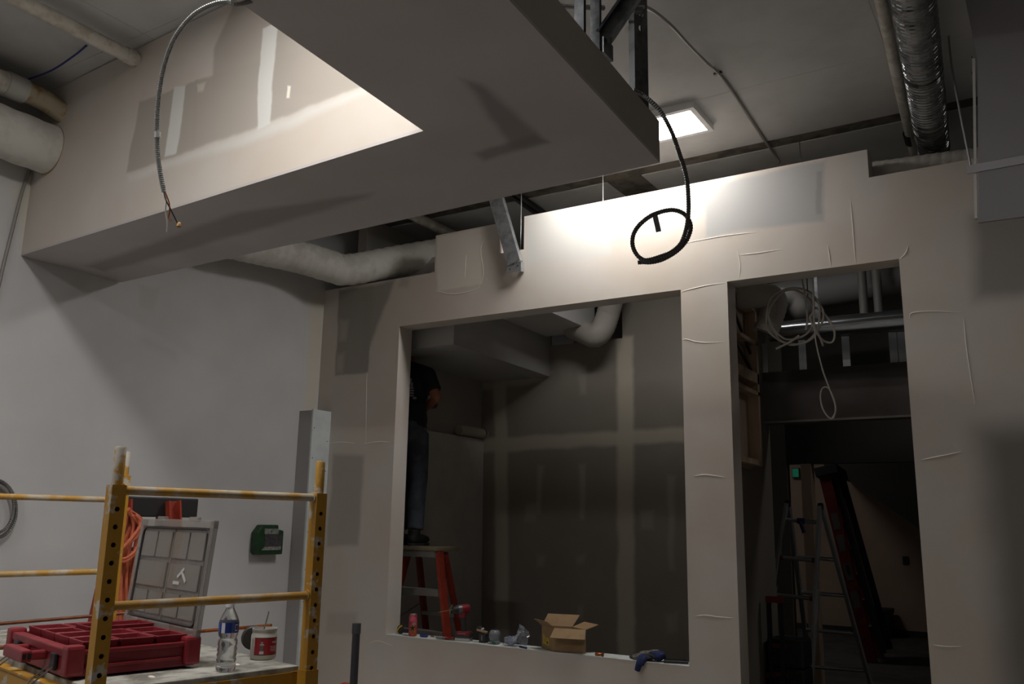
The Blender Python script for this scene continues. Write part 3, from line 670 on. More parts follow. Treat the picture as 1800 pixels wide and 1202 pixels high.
mb = MB().tube(crom(pts, 6), .005, 7)
tag(mb.build('hanging_cable', m_wht, smooth=True), 'single thin white cable dangling with a small loop before the hall header', 'cable')

# ================================================================== ROLLING SCAFFOLD
m_yel = mat('scaffold_yellow', (178, 130, 40), .5, c2=(186, 178, 164), scale=13, lo=.57, hi=.63, bump=.1)
m_yel2 = mat('scaffold_yellow_worn', (178, 134, 56), .55, c2=(182, 168, 146), scale=10, lo=.46, hi=.62, bump=.1)
m_spig = mat('scaffold_spigot', (176, 132, 48), .55, c2=(186, 178, 168), scale=24, lo=.46, hi=.56, bump=.15)
A0, B0 = V((-2.345, 1.585, 0)), V((-2.204, 2.273, 0))
sd = (B0-A0).normalized(); sn = V((-sd.y, sd.x, 0)); LS = 1.62
MS = Matrix((sd, sn, V((0, 0, 1)))).transposed().to_4x4(); MS.translation = A0
# local axes of the scaffold: x along the end frame, y along the platform, z up
WS = (B0-A0).length
sc = thing('rolling_scaffold', 'yellow rolling scaffold splashed with white plaster at lower left', 'scaffold', M=MS)
def holed_post(x, y, z1=1.778, w=.042):
    mb = MB(True); h = w/2; st_ = .0508; z = .12
    mb.box((x, y, .06), (w, w, .12))
    while z+st_ <= z1-.04:
        zc = z+st_/2
        for sgn in (-1, 1):
            yy = y+sgn*h
            ring = [V((x+.0075*math.cos(k*PI/4), yy, zc+.0075*math.sin(k*PI/4))) for k in range(8)]
            sq = [V((x+u*h, yy, zc+v*st_/2)) for u, v in ((1, 0), (1, 1), (0, 1), (-1, 1), (-1, 0), (-1, -1), (0, -1), (1, -1))]
            inn = [p+V((0, -sgn*.004, 0)) for p in ring]
            mb.add(ring+sq+inn, [(k, (k+1) % 8, 8+(k+1) % 8, 8+k) for k in range(8)]+[(k, (k+1) % 8, 16+(k+1) % 8, 16+k) for k in range(8)])
            xx = x+sgn*h
            mb.add([V((xx, y-h, z)), V((xx, y+h, z)), V((xx, y+h, z+st_)), V((xx, y-h, z+st_))], [(0, 1, 2, 3)])
        z += st_
    mb.box((x, y, z+.022), (w, w, .044)); z += .042
    inner = MB(True)
    for sgn in (-1, 1): inner.box((x, y, .9), (w-.012, .003, 1.6))
    return mb, z+.002
for y in (0, LS):
    for x in (0, WS):
        mb, zt = holed_post(x, y, 1.84 if y else 1.778); po = mb.build('post', m_yel, sc)
        MB(True).box((x, y, .93), (.012, .012, 1.5)).build('post_core', mat('hollow_dark', (20, 18, 16), .9), po)
        MB(True).lathe([(.0165, zt), (.0165, zt+.108), (.0145, zt+.112)], 16, None, (x, y, 0)).build('spigot', m_spig, po, smooth=True)
        MB(True).tube([(x, y, -.0), (x, y, .1)], .02, 10).build('caster_stem', m_stud, sc)
    for z, mm in ((1.724, m_yel2), (1.396, m_yel2), (.86, m_yel), (.48, m_yel), (.2, m_yel)):
        q = MB(True); q.tube([(.021, y, z), (WS-.021, y, z)], .0135, 12); q.build('rung', mm, sc, smooth=True)
        if z > 1:
            for xx in (.024, WS-.024):
                MB(True).lathe([(.019, -.004), (.0175, .004)], 10, Matrix.Rotation(PI/2, 3, 'Y'), (xx, y, z)).build('weld', mm, sc, smooth=True)
ZD = 1.16
m_deck = mat('plaster_deck', (172, 169, 161), .8, c2=(112, 108, 99), scale=9, lo=.44, hi=.62, bump=.5, bscale=26, detail=8)
MB(True).box2((.03, .055, ZD-.018), (WS+.0, LS+.05, ZD)).build('deck', m_deck, sc, bevel=.003)
for x in (.012, WS-.012):
    q = MB(True); q.box2((x-.012, .05, ZD-.12), (x+.012, LS-.05, ZD-.018)); q.box2((x-.02, .05, ZD-.022), (x+.02, LS-.05, ZD-.016)); q.build('side_rail', m_yel, sc)
q = MB(True); q.prism([V((.03, .05, ZD-.018)), V((WS-.025, .05, ZD-.018)), V((WS-.025, .05, ZD-.10)), V((WS-.12, .05, ZD-.085)), V((WS-.3, .05, ZD-.026)), V((.03, .05, ZD-.024))], (0, .012, 0)); q.build('end_gusset', m_yel, sc)
q = MB(True); q.box((WS+.0, .0, ZD-.055), (.05, .05, .10)); q.build('sleeve', m_yel, sc)
q = MB(True); q.box((0, 0, ZD-.055), (.05, .05, .10)); q.build('sleeve', m_yel, sc)
for k in range(26):
    q = MB(True); a = (R.uniform(.1, WS-.05), R.uniform(.1, LS-.2)); q.ell((a[0], a[1], ZD+.001), (R.uniform(.006, .02), R.uniform(.006, .025), .004), None, 8, 5); q.build('plaster_blob', m_ridge, sc, smooth=True)
for y in (0, LS):
    for x in (0, WS):
        MB(True).tube([(x-.016, y+.03, .065), (x+.016, y+.03, .065)], .065, 16).build('caster_wheel', mat('black_rubber', (34, 33, 33), .7), sc, smooth=True)
def SP(x, y, z=0): return MS @ V((x, y, z))

# copper pipes lying on the platform
a, b = onZ(-20, 1098, ZD+.009), onZ(228, 1077, ZD+.009)
tag(MB().tube([a, b], .008, 10).build('copper_pipe', mat('copper_dull', (150, 92, 66), .45, .7, c2=(130, 80, 60), scale=14), smooth=True), 'long dull copper pipe lying along the scaffold deck behind the red organizer', 'pipe')
a, b = onZ(322, 1112, ZD+.008), onZ(477, 1099, ZD+.055)
tag(MB().tube([a, b], .007, 10).build('copper_pipe', m_cu, smooth=True), 'bright copper pipe on the scaffold deck pointing behind the water bottle', 'pipe')
a, b = onZ(-20, 1139, ZD+.009), onZ(40, 1134, ZD+.009)
tag(MB().tube([a, a.lerp(b, 1.3)], .008, 10).build('copper_pipe', mat('copper_dull', (150, 92, 66)), smooth=True), 'dull copper pipe at the left picture edge in front of red organizer', 'pipe')

# ------------------------------------------------------------------ red organizer box with raised clear lid
hl, hr = onZ(222, 1087, ZD+.105), onZ(350, 1116, ZD+.105)
ex = (hr-hl); ex.z = 0; OWd = ex.length; ex.normalize(); ey = V((ex.y, -ex.x, 0))      # ey towards the handle
MO = Matrix((ex, ey, V((0, 0, -1)))).transposed().to_4x4()
MO = Matrix.Identity(4)
for i in range(3): MO[i][0], MO[i][1], MO[i][2] = ex[i], -ey[i], (0, 0, 1)[i]
og = hl.copy(); og.z = ZD; og += ey*.40; MO.translation = og      # local origin: front left corner, x right, y to the hinge
ob = thing('organizer_box', 'red plastic parts organizer with open clear lid on the scaffold deck', 'organizer', M=MO)
m_red = mat('organizer_red', (124, 28, 38), .45, c2=(136, 42, 50), scale=7, bump=.05)
OD, OH = .40, .085
q = MB(True); q.box2((.02, .0, .008), (OWd-.02, OD, .02))
q.box2((.02, .0, .008), (OWd-.02, .014, OH)); q.box2((.02, OD-.014, .008), (OWd-.02, OD, OH)); q.box2((.02, .0, .008), (.034, OD, OH)); q.box2((OWd-.034, 0, .008), (OWd-.02, OD, OH))
q.build('body', m_red, ob, bevel=.004)
for x in (0.0, OWd-.05):
    for y in (-.012, OD-.042):
        MB(True).box2((x, y, .012), (x+.05, y+.054, OH+.016)).build('corner_bumper', m_red, ob, bevel=.01)
MB(True).box2((.05, -.006, OH-.02), (OWd-.05, .03, OH+.004)).build('front_lip', m_red, ob, bevel=.004)
MB(True).box2((OWd-.026, .05, .03), (OWd-.012, OD-.05, .04)).build('side_rib', m_red, ob, bevel=.003)
MB(True).box2((OWd-.026, .03, OH-.014), (OWd-.012, OD-.03, OH)).build('side_rib', m_red, ob, bevel=.003)
hd = MB(True); x0, x1 = OWd*.34, OWd*.66
hd.box2((x0, -.075, .035), (x1, -.045, .072)); hd.box2((x0, -.05, .04), (x0+.028, .004, .068)); hd.box2((x1-.028, -.05, .04), (x1, .004, .068)); hd.build('handle', m_red, ob, bevel=.006)
m_hole = mat('hollow_dark', (20, 18, 16))
for yy in (-.068, -.053): MB(True).box2((x1-.001, yy-.005, .045), (x1+.0008, yy+.006, .062)).build('handle_hole', m_hole, ob)
for xc in (OWd*.2, OWd*.8):
    lt = MB(True).box2((xc-.022, -.014, .02), (xc+.022, -.003, .07)).build('latch', mat('latch_black', (40, 38, 40), .5), ob, bevel=.003)
    MB(True).tube(crom([(xc-.018, -.016, .03), (xc-.02, -.055, .0), (xc-.012, -.075, -.02), (xc+.012, -.075, -.02), (xc+.02, -.055, .0), (xc+.018, -.016, .03)], 4), .0025, 6).build('wire_bail', mat('steel_wire', (120, 116, 112), .45, .9), lt, smooth=True)
# bins
def bin_(x0, y0, x1, y1, dz=0):
    q = MB(True); t_ = .003; z0, z1 = .022, OH+.022+dz; fl = .012
    lo = [(x0+fl, y0+fl), (x1-fl, y0+fl), (x1-fl, y1-fl), (x0+fl, y1-fl)]; hi = [(x0, y0), (x1, y0), (x1, y1), (x0, y1)]
    ri = [(x0+t_*2, y0+t_*2), (x1-t_*2, y0+t_*2), (x1-t_*2, y1-t_*2), (x0+t_*2, y1-t_*2)]; li = [(a+(t_ if i in (0, 3) else -t_), b+(t_ if i < 2 else -t_)) for i, (a, b) in enumerate(lo)]
    vs = [V((a, b, z0)) for a, b in lo]+[V((a, b, z1)) for a, b in hi]+[V((a, b, z1)) for a, b in ri]+[V((a, b, z0+t_)) for a, b in li]
    fs = [(0, 1, 2, 3), (12, 13, 14, 15)]
    for k in (0, 4, 8): fs += [(k+i, k+(i+1) % 4, k+4+(i+1) % 4, k+4+i) for i in range(4)]
    q.add(vs, fs); q.build('bin', m_red, ob, bevel=.0015, seg=1)
w5 = (OWd-.08)/4
for i in range(4):
    x0 = .04+i*w5
    if i in (0, 3): bin_(x0+.002, .045, x0+w5-.002, .155); bin_(x0+.002, .16, x0+w5-.002, .27); bin_(x0+.002, .275, x0+w5-.002, OD-.02)
    elif i == 1: bin_(x0+.002, .045, x0+w5-.002, .15); bin_(x0+.002, .155, x0+w5-.002, OD-.02, .012)
    else: bin_(x0+.002, .045, x0+w5-.002, .27); bin_(x0+.002, .275, x0+w5-.002, OD-.02)
# lid, leaning back from the hinge
lt_l, lt_r = onZ(245, 921, 0), None
def on_plane(a, b, P0, n): d = ray(a, b); return CAM+d*((P0-CAM).dot(n)/d.dot(n))
Lh = .385; tilt = math.radians(5)
ez = V((0, 0, 1))*math.cos(tilt)-ey*math.sin(tilt); en = V((0, 0, 1))*math.sin(tilt)+ey*math.cos(tilt)
LM = frame(ex, ez)                     # local x = ex, y = up the lid, z = normal
Lc = hl.copy(); Lc.z = ZD+OH+.01
def LP(x, y, z=0): return Lc+ex*x+ez*y+en*z
m_clear = mat('smoky_plastic', (140, 130, 126), .3, c2=(128, 120, 116), scale=60, alpha=.8, coat=.3)
m_clear2 = mat('clear_rib', (146, 140, 134), .22, alpha=.55, coat=.6)
m_gask = mat('gasket_dark', (46, 44, 44), .6)
q = MB(); Mx = LM
q.box(LP(OWd/2, Lh/2), (OWd-.05, Lh-.05, .003), Mx); lid = q.build('lid', m_clear, ob)
for (c, d) in (((OWd/2, .012), (OWd, .028)), ((OWd/2, Lh-.012), (OWd, .028)), ((.014, Lh/2), (.028, Lh)), ((OWd-.014, Lh/2), (.028, Lh))):
    MB().box(LP(c[0], c[1], .004), (d[0], d[1], .018), Mx).build('lid_rim', m_clear2, lid, bevel=.004)
def lid_loop(x0, y0, x1, y1, r, z, m_, nm, rad=.02):
    pts = []
    for (cx, cy, a0) in ((x1-rad, y1-rad, 0), (x0+rad, y1-rad, 90), (x0+rad, y0+rad, 180), (x1-rad, y0+rad, 270)):
        for k in range(4): a = math.radians(a0+k*30); pts.append(LP(cx+rad*math.cos(a), cy+rad*math.sin(a), z))
    MB().tube(pts, r, 6, closed=True).build(nm, m_, lid, smooth=True)
lid_loop(.03, .03, OWd-.03, Lh-.03, .0042, .008, m_gask, 'gasket', .03)
cw = (OWd-.10)/4
def pocket(x0, y0, x1, y1):
    q = MB(); h = .008
    for c, d in ((((x0+x1)/2, y0), (x1-x0, .004)), (((x0+x1)/2, y1), (x1-x0, .004)), ((x0, (y0+y1)/2), (.004, y1-y0)), ((x1, (y0+y1)/2), (.004, y1-y0))):
        q.box(LP(c[0], c[1], h/2), (d[0], d[1], h), Mx)
    q.box(LP((x0+x1)/2, (y0+y1)/2, h), (x1-x0, y1-y0, .0015), Mx); q.build('pocket', m_clear2, lid)
X0 = .048
for i in range(4):
    x = X0+i*cw+(.012 if i > 1 else 0)
    pocket(x, .25, x+cw-.014, .34)
    if i in (0, 2): pocket(x, .145, x+2*cw-.02, .23)
    pocket(x, .05, x+cw-.014, .125)
MB().box(LP(OWd/2-.004, Lh/2, .003), (.006, Lh-.06, .006), Mx).build('lid_rib', m_clear2, lid)
for (x, y, a, l) in ((OWd*.68, .2, .6, .055), (OWd*.72, .19, -.7, .06), (OWd*.64, .165, 0, .05)):
    MB().box(LP(x, y, .0105), (l, .011, .001), Mx @ Matrix.Rotation(a, 3, 'Z')).build('torn_sticker', mat('white_sticker', (200, 196, 192), .6), lid)
for x in (OWd*.28, OWd*.72): MB().box(LP(x, Lh+.004, .003), (.07, .016, .014), Mx).build('lid_tab', m_clear2, lid, bevel=.003)
for x in (OWd*.25, OWd*.75): MB().tube([LP(x-.03, -.008, 0), LP(x+.03, -.008, 0)], .006, 8).build('hinge', m_red, lid, smooth=True)

# ------------------------------------------------------------------ bottle, jar, lid, box under the deck
b0 = onZ(396, 1179, ZD+.001)
t = thing('water_bottle', 'clear plastic water bottle with blue label on the scaffold deck', 'bottle', b0)
m_pet = mat('clear_pet', (225, 228, 230), .08, trans=.92, spec=.6)
s_ = 1.0; prof = [(.026, 0), (.031, .006), (.032, .02), (.029, .028), (.032, .036), (.0295, .044), (.032, .052), (.0295, .06), (.032, .068), (.0295, .076), (.0315, .084), (.031, .095), (.027, .104), (.031, .114), (.032, .122), (.032, .152), (.031, .158), (.024, .176), (.0155, .192), (.0125, .198), (.0125, .203)]
MB(True).lathe([(r, z) for r, z in prof], 28).build('bottle_body', m_pet, t, smooth=True)
MB(True).lathe([(.0145, .2), (.0145, .213), (.0135, .216)], 20).build('cap', mat('white_cap', (205, 206, 214), .5), t, smooth=True)
lb = MB(True); n_ = 40
def band_arc(a0, a1, r, z0, z1, k=14):
    q = MB(True); vs = []
    for i in range(k+1):
        a = a0+(a1-a0)*i/k
        for z in (z0, z1): vs.append(V((r*math.cos(a), r*math.sin(a), z)))
    q.add(vs, [(2*i, 2*i+2, 2*i+3, 2*i+1) for i in range(k)]); return q
la = math.atan2(-b0.y, -b0.x)          # towards the camera
m_lb = mat('label_blue', (22, 44, 120), .45); m_lw = mat('label_white', (206, 208, 216), .5)
bl = band_arc(la-1.9, la+PI*1.2, .0324, .121, .153, 40).build('label', m_lb, t, smooth=True)
band_arc(la-.75, la-.35, .0327, .121, .153, 6).build('label_stripe', m_lw, bl, smooth=True)
band_arc(la-1.35, la-.95, .0327, .121, .153, 6).build('label_stripe', mat('label_midblue', (70, 92, 160), .5), bl, smooth=True)
band_arc(la+.3, la+.62, .0327, .121, .153, 6).build('label_stripe', mat('label_midblue', (70, 92, 160)), bl, smooth=True)
band_arc(la+.66, la+1.02, .0330, .126, .148, 8).build('label_emblem', m_lw, bl, smooth=True)
band_arc(la+.72, la+.98, .0333, .130, .144, 6).build('label_emblem_core', m_lb, bl, smooth=True)
band_arc(la+.80, la+.92, .0336, .134, .140, 4).build('label_emblem_dot', mat('label_red', (150, 40, 48), .5), bl, smooth=True)
j0 = onZ(462, 1157, ZD+.001)
t = thing('flux_jar', 'small white plastic jar with red label and metal rod standing in it', 'jar', j0)
jm = mat('jar_white', (206, 203, 196), .45, c2=(190, 186, 176), scale=12)
q = MB(True); q.lathe([(.041, 0), (.0455, .006), (.0455, .080), (.042, .088), (.0425, .094), (.0435, .096), (.0435, .104), (.0405, .104), (.0405, .07), (.0005, .068)], 32); jb = q.build('jar_body', jm, t, smooth=True)
MB(True).lathe([(.0402, .070), (.001, .074)], 24).build('paste', mat('tan_paste', (170, 160, 130), .5), t, smooth=True)
ja_ = math.atan2(-j0.y, -j0.x)
lbj = band_arc(ja_-.75, ja_+1.25, .0459, .018, .074, 22).build('label', mat('label_jar_red', (158, 28, 36), .45, c2=(140, 34, 40), scale=60), jb, smooth=True)
for z0, z1 in ((.0165, .0185), (.0735, .0755)): band_arc(ja_-.75, ja_+1.25, .0461, z0, z1, 22).build('label_edge', mat('label_black', (26, 24, 24), .5), lbj, smooth=True)
for z0, z1, a0, a1, c_ in ((.02, .03, -.30, .02, (188, 182, 174)), (.03, .05, -.26, -.02, (96, 96, 98)), (.05, .054, -.30, .02, (176, 172, 166)), (.054, .062, -.22, -.06, (150, 148, 146)), (.062, .068, -.18, -.1, (60, 58, 58))):
    band_arc(ja_+a0, ja_+a1, .0463, z0, z1, 5).build('label_picture', mat('lp%d%d' % (c_[0], c_[2]), c_, .5), lbj, smooth=True)
for k, (z, a0, a1) in enumerate(((.060, .65, 1.2), (.056, .7, 1.2), (.044, .5, 1.15), (.039, .55, 1.15), (.034, .5, 1.1), (.029, .6, 1.15))):
    for n_ in range(5):
        aa = a0+(a1-a0)*n_/5; band_arc(ja_+aa, ja_+aa+(a1-a0)/7, .0463, z, z+.0024, 3).build('label_text', mat('label_text_white', (206, 190, 188), .5), lbj, smooth=True)
band_arc(ja_-1.1, ja_-.85, .0458, .02, .072, 5).build('label_fineprint', mat('fineprint', (176, 172, 166), .5), jb, smooth=True)
MB(True).tube([(-.012, .0, .072), (.001, .012, .160)], .0028, 8).build('rod', mat('chrome', (190, 190, 190), .2, 1), t, smooth=True)
p = onZ(443, 1143, ZD)
ml = MB(); Md = frame((.5, .86, 0), (0.1, 0.1, 1)); ml.lathe([(.001, -.012), (.041, -.012), (.044, -.008), (.044, .008), (.040, .012), (.001, .012)], 28, Md, p+V((-.012, .012, .044)))
tag(ml.build('jar_lid', mat('lid_dark', (62, 60, 58), .55), smooth=True), 'dark round lid standing on edge behind the white jar with red label', 'lid')

# ================================================================== BY THE LEFT WALL
m_org = mat('fiberglass_orange', (150, 54, 36), .5, c2=(134, 48, 32), scale=10)
m_blk = mat('black_plastic', (38, 36, 36), .55)
XSL = -4.62
la_, lb_ = onX(212, 872, XSL), onX(333, 874, XSL)
yc = (la_.y+lb_.y)/2; zt = la_.z
sl = thing('step_ladder', 'orange fiberglass stepladder with black top behind the scaffold and clear lid', 'ladder', (XSL, yc, 0))
hw = (lb_.y-la_.y)/2
q = MB(); q.box2((XSL-.09, yc-hw, zt-.115), (XSL+.09, yc+hw, zt)); q.build('top_cap', m_blk, sl, bevel=.008)
MB().lathe([(.02, 0), (.02, .002)], 14, None, (XSL+.03, yc+.04, zt)).build('cap_hole', mat('cap_light', (150, 150, 148), .5), sl)
rs = 2*hw*33/121
def rail(p, qv, wd=.075, fl=.03): return MB().channel(p, qv, wd, fl, .004, up=(1, 0, 0))
for sgn in (-1, 1):
    top_f = V((XSL+.10, yc+sgn*(hw-.075)-rs, zt-.02)); bot_f = V((XSL+.30, yc+sgn*(hw-.02)-rs+.06, 0.0))
    rail(top_f, bot_f, .085).build('front_rail', m_org, sl)
    rail(V((XSL-.06, yc+sgn*(hw-.09)-rs*.5, zt-.08)), V((XSL-.36, yc+sgn*(hw-.05)-rs*.3, 0)), .05).build('rear_rail', m_org, sl)
for k in range(1, 6):
    f = k/6; zz = zt*(1-f); wdt = hw-.095+.055*f
    MB().box((XSL+.10+.20*f, yc-rs+.06*f, zz), (.08, 2*wdt, .02)).build('tread', m_stud, sl)
# orange extension cord bundle
m_cord = mat('cord_orange', (196, 104, 72), .55, c2=(182, 92, 62), scale=30)
xc_ = XSL+.30
t = thing('extension_cord', 'bundle of orange extension cord hanging from the stepladder beside the far scaffold post', 'cord', onX(225, 1060, xc_))
K = lambda a, b, d=0: onX(a, b, xc_+d)
for k in range(13):
    u = k/12; x0 = 208+34*u; o1 = (k % 3-1)*.012; zz = .016*((k*5) % 4)
    pts = [K(226-4*u+3*math.sin(k), 893+8*((k*3) % 4)/3, .02+zz), K(212+38*u, 915+6*(k % 3), zz), K(206+36*u+4*math.sin(k*2), 950, zz+o1), K(207+28*u+3*math.sin(k*1.3), 985, zz), K(206+27*u, 1030, zz), K(203+30*u+3*math.sin(k*3), 1090, zz), K(205+28*u, 1150+10*(k % 3), zz)]
    MB().tube(crom(pts, 6), .0085, 7).build('loop', m_cord, t, smooth=True)
for k in range(4):
    pts = [K(238+5*k, 905+6*k, .06), K(248-3*k, 920+8*k, .075), K(228-6*k, 950+6*k, .085), K(210-2*k, 975+4*k, .07)]
    MB().tube(crom(pts, 6), .0085, 7).build('wrap', m_cord, t, smooth=True)
for k in range(2):
    pts = [K(204, 976+5*k, .05), K(218, 982+5*k, .095), K(234, 972+4*k, .085), K(241, 958+4*k, .05)]
    MB().tube(crom(pts, 6), .0085, 7).build('wrap', m_cord, t, smooth=True)
# coil of armoured cable on the wall
xw = XL+.03
t = thing('cable_coil', 'coil of ribbed metal cable hanging on the left wall at picture edge', 'cable', onX(-8, 950, xw))
for k, (rx, ry, cx, cy) in enumerate(((36, 50, -8, 894), (39, 50, -10, 896), (33, 47, -9, 890))):
    p = [onX(cx+rx*math.cos(a*2*PI/20), cy+ry*math.sin(a*2*PI/20), xw+.014*k) for a in range(20)]
    p = resample(crom(p+[p[0]], 6), .006); mb = MB(); mb.tube(p, [.009*(1.1 if i % 2 else .9) for i in range(len(p))], 7, closed=True); mb.build('loop', mat('coil_grey', (120, 118, 114), .4, .6), t)
MB().tube([onX(-8, 842, XL), onX(-8, 842, XL+.08)], .008, 8).build('hook', m_stud, t)
# green box on the wall
def wall_box(x0, y0, x1, y1, d, X=XL): a, b = onX(x0, y0, X), onX(x1, y1, X); return a, b
ga, gb = onX(450, 922, XL+.05), onX(493, 974, XL+.05)
gc = (ga+gb)/2; gw, gh = abs(gb.y-ga.y), abs(ga.z-gb.z)
t = thing('wall_box', 'green box with clear film over its window on the left wall', 'box', (XL, gc.y, gc.z-gh/2))
m_grn = mat('green_tape', (28, 66, 34), .45, c2=(22, 54, 28), scale=14)
q = MB(); y0_, y1_ = gc.y-gw/2, gc.y+gw/2; z0_, z1_ = gc.z-gh/2, gc.z+gh/2
q.prism([V((XL, y0_, z0_+.02)), V((XL, y0_+.02, z0_)), V((XL, y1_, z0_)), V((XL, y1_, z1_-.045)), V((XL, y1_-.055, z1_-.035)), V((XL, y1_-.06, z1_)), V((XL, y0_+.05, z1_)), V((XL, y0_, z1_-.06))], (.075, 0, 0)); q.build('case', m_grn, t, bevel=.014, seg=3)
MB().box2((XL+.072, y0_+.075, z0_+.06), (XL+.079, y1_-.025, z1_-.075)).build('window', mat('film_dark', (74, 72, 76), .3, c2=(58, 54, 58), scale=30), t, bevel=.002)
MB().box2((XL+.073, y0_+.07, z1_-.072), (XL+.0785, y1_-.06, z1_-.03)).build('plate', mat('plate_grey', (140, 142, 138), .4, c2=(110, 112, 108), scale=50), t, bevel=.002)
MB().prism([V((XL+.076, y0_+.05, z0_+.035)), V((XL+.076, y1_-.03, z0_+.035)), V((XL+.079, y1_-.025, z0_+.062)), V((XL+.079, y0_+.075, z0_+.062))], (.003, 0, 0)).build('film_fold', mat('film_shine', (150, 152, 148), .15, c2=(120, 122, 118), scale=40), t)
MB().lathe([(.006, 0), (.006, .002)], 8, Matrix.Rotation(PI/2, 3, 'Y'), (XL+.0785, gc.y+.0, z1_-.052)).build('screw', mat('screw_black', (40, 40, 42)), t)
# black pipe standing in front of the partition
bx = onY(627, 1096, 4.0)
t = thing('black_pipe', 'upright black plastic pipe with a collar in front of the partition', 'pipe', (bx.x, bx.y, 0))
MB().tube([(bx.x, bx.y, 0), (bx.x, bx.y, bx.z)], .0225, 18).build('pipe', mat('abs_black', (40, 39, 42), .4), t, smooth=True)
MB().tube([(bx.x, bx.y, bx.z-.055), (bx.x, bx.y, bx.z+.002)], .0255, 18).build('collar', mat('abs_collar', (52, 51, 54), .5), t, smooth=True)
MB().box((bx.x, bx.y, .01), (.3, .3, .02)).build('foot', m_blk, t)
ox = onY(607, 1205, 4.0)
MB().ell((ox.x, ox.y, ox.z-.02), (.045, .04, .04), None, 12, 8).build('orange_clamp', m_org, t, smooth=True)
MB().bar((ox.x, ox.y, ox.z-.03), (bx.x, bx.y, ox.z-.03), .03, .02).build('clamp_arm', m_org, t)

# ================================================================== ON THE WINDOW SILL
struct('trim_11', MB().box2((WX0+.001, YP-.001, SILL), (WX1-.001, YPR, SILL+.004)), mat('sill_board', (216, 220, 218), .5, c2=(196, 198, 194), scale=6))
sz = SILL+.004
def sill(a, b): return onZ(a, b, sz)
# drink can
p = sill(724, 1118); p.y = YP+.05
t = thing('drink_can', 'tall pink and orange drink can with a star at the sill left end', 'can', p)
ca = math.atan2(-p.y, -p.x)
body = MB(True); body.lathe([(.024, 0), (.030, .005), (.0325, .012), (.0325, .145), (.026, .158)], 24)
cb = body.build('can_body', mat('can_pink', (164, 46, 72), .35, .2, c2=(176, 84, 44), scale=26, lo=.45, hi=.55), t, smooth=True)
MB(True).lathe([(.026, .158), (.0275, .161), (.0275, .164), (.025, .164), (.024, .160), (.001, .160)], 22).build('can_lid', mat('can_silver', (190, 190, 192), .3, .9), t, smooth=True)
band_arc(ca-.9, ca+.9, .0328, .108, .142, 12).build('label_band', mat('can_pink_band', (200, 58, 96), .4, c2=(214, 120, 130), scale=90), cb, smooth=True)
band_arc(ca-.05, ca+.75, .0331, .085, .104, 8).build('label_panel', mat('panel_pale', (150, 120, 130), .5), cb, smooth=True)
star = []
for k in range(10):
    r_ = (.036 if k % 2 == 0 else .015); a = PI/2+k*PI/5; u, v_ = r_*math.cos(a), r_*math.sin(a)*1.1
    an = ca+u/.033-.1; star.append(V((.0338*math.cos(an), .0338*math.sin(an), .062+v_)))
st2 = []
for k in range(10):
    r_ = (.027 if k % 2 == 0 else .011); a = PI/2+k*PI/5; u, v_ = r_*math.cos(a), r_*math.sin(a)*1.1
    an = ca+u/.033-.1; st2.append(V((.0342*math.cos(an), .0342*math.sin(an), .062+v_)))
def fan(pts, rr): 
    q = MB(True); an = ca-.1; c = V((rr*math.cos(an), rr*math.sin(an), .062)); q.add([c]+pts, [(0, 1+i, 1+(i+1) % 10) for i in range(10)]); return q
fan(star, .0345).build('star_edge', mat('star_yellow', (206, 150, 40), .5), cb); fan(st2, .035).build('star', mat('star_black', (40, 24, 20), .5), cb)
# small black and yellow thing behind the can
p = sill(711, 1113); p.y = YP+.09
t = thing('tape_measure', 'small black and yellow tool tucked between the pink can and jamb', 'tool', p)
MB(True).ell((0, 0, .034), (.03, .024, .034), None, 12, 8).build('case', m_blk, t, smooth=True)
MB(True).tube(crom([(-.02, -.022, .01), (-.005, -.028, .035), (.012, -.024, .055), (.02, -.01, .064)], 4), .006, 6).build('grip', mat('tool_yellow', (196, 160, 40), .5), t, smooth=True)
# screwdriver
p0, p1 = sill(731, 1121), sill(757, 1116)
p0.y = YP+.035; p1 = p0+V((.16, .05, 0))
t = thing('screwdriver', 'screwdriver with blue handle lying right of the pink can', 'screwdriver', p0)
d = (p1-p0).normalized(); up = V((0, 0, .012))
MB().tube([p0+up, p0+d*.012+up, p0+d*.05+up, p0+d*.062+up], [.008, .012, .011, .007], 10).build('handle', mat('handle_blue', (30, 50, 116), .4), t, smooth=True)
MB().tube([p0+d*.06+up, p0+d*.15+up-V((0, 0, .006))], .0032, 8).build('shaft', mat('chrome', (190, 190, 190)), t, smooth=True)
MB().tube([p0+d*.085+up, p0+d*.11+up-V((0, 0, .002))], .005, 8).build('collar', mat('red_collar', (120, 40, 34), .5), t, smooth=True)
# pliers
p0 = sill(758, 1126); p0.y = YP+.02
t = thing('pliers', 'pliers with red handles lying before the drill on the sill', 'pliers', p0)
def bentbar(pts, r, m_, nm): MB().tube(crom(pts, 5), r, 8).build(nm, m_, t, smooth=True)
z = .010
bentbar([p0+V((.035, .02, z)), p0+V((.06, .035, z)), p0+V((.10, .04, z+.004)), p0+V((.13, .035, z+.004))], .007, mat('handle_red', (140, 44, 34), .5), 'handle')
bentbar([p0+V((.035, .02, z)), p0+V((.065, .015, z)), p0+V((.105, .012, z+.006)), p0+V((.13, .016, z+.01))], .007, mat('handle_red', (140, 44, 34)), 'handle')
MB().ell(p0+V((.028, .018, z)), (.018, .014, .008), None, 10, 6).build('pivot', mat('steel_dark', (130, 126, 122), .4, .9), t, smooth=True)
bentbar([p0+V((.02, .014, z)), p0+V((-.005, .002, z)), p0+V((-.02, -.008, z))], .006, mat('steel_dark', (130, 126, 122)), 'jaw')
bentbar([p0+V((.02, .02, z)), p0+V((-.002, .014, z)), p0+V((-.018, .004, z))], .006, mat('steel_dark', (130, 126, 122)), 'jaw')
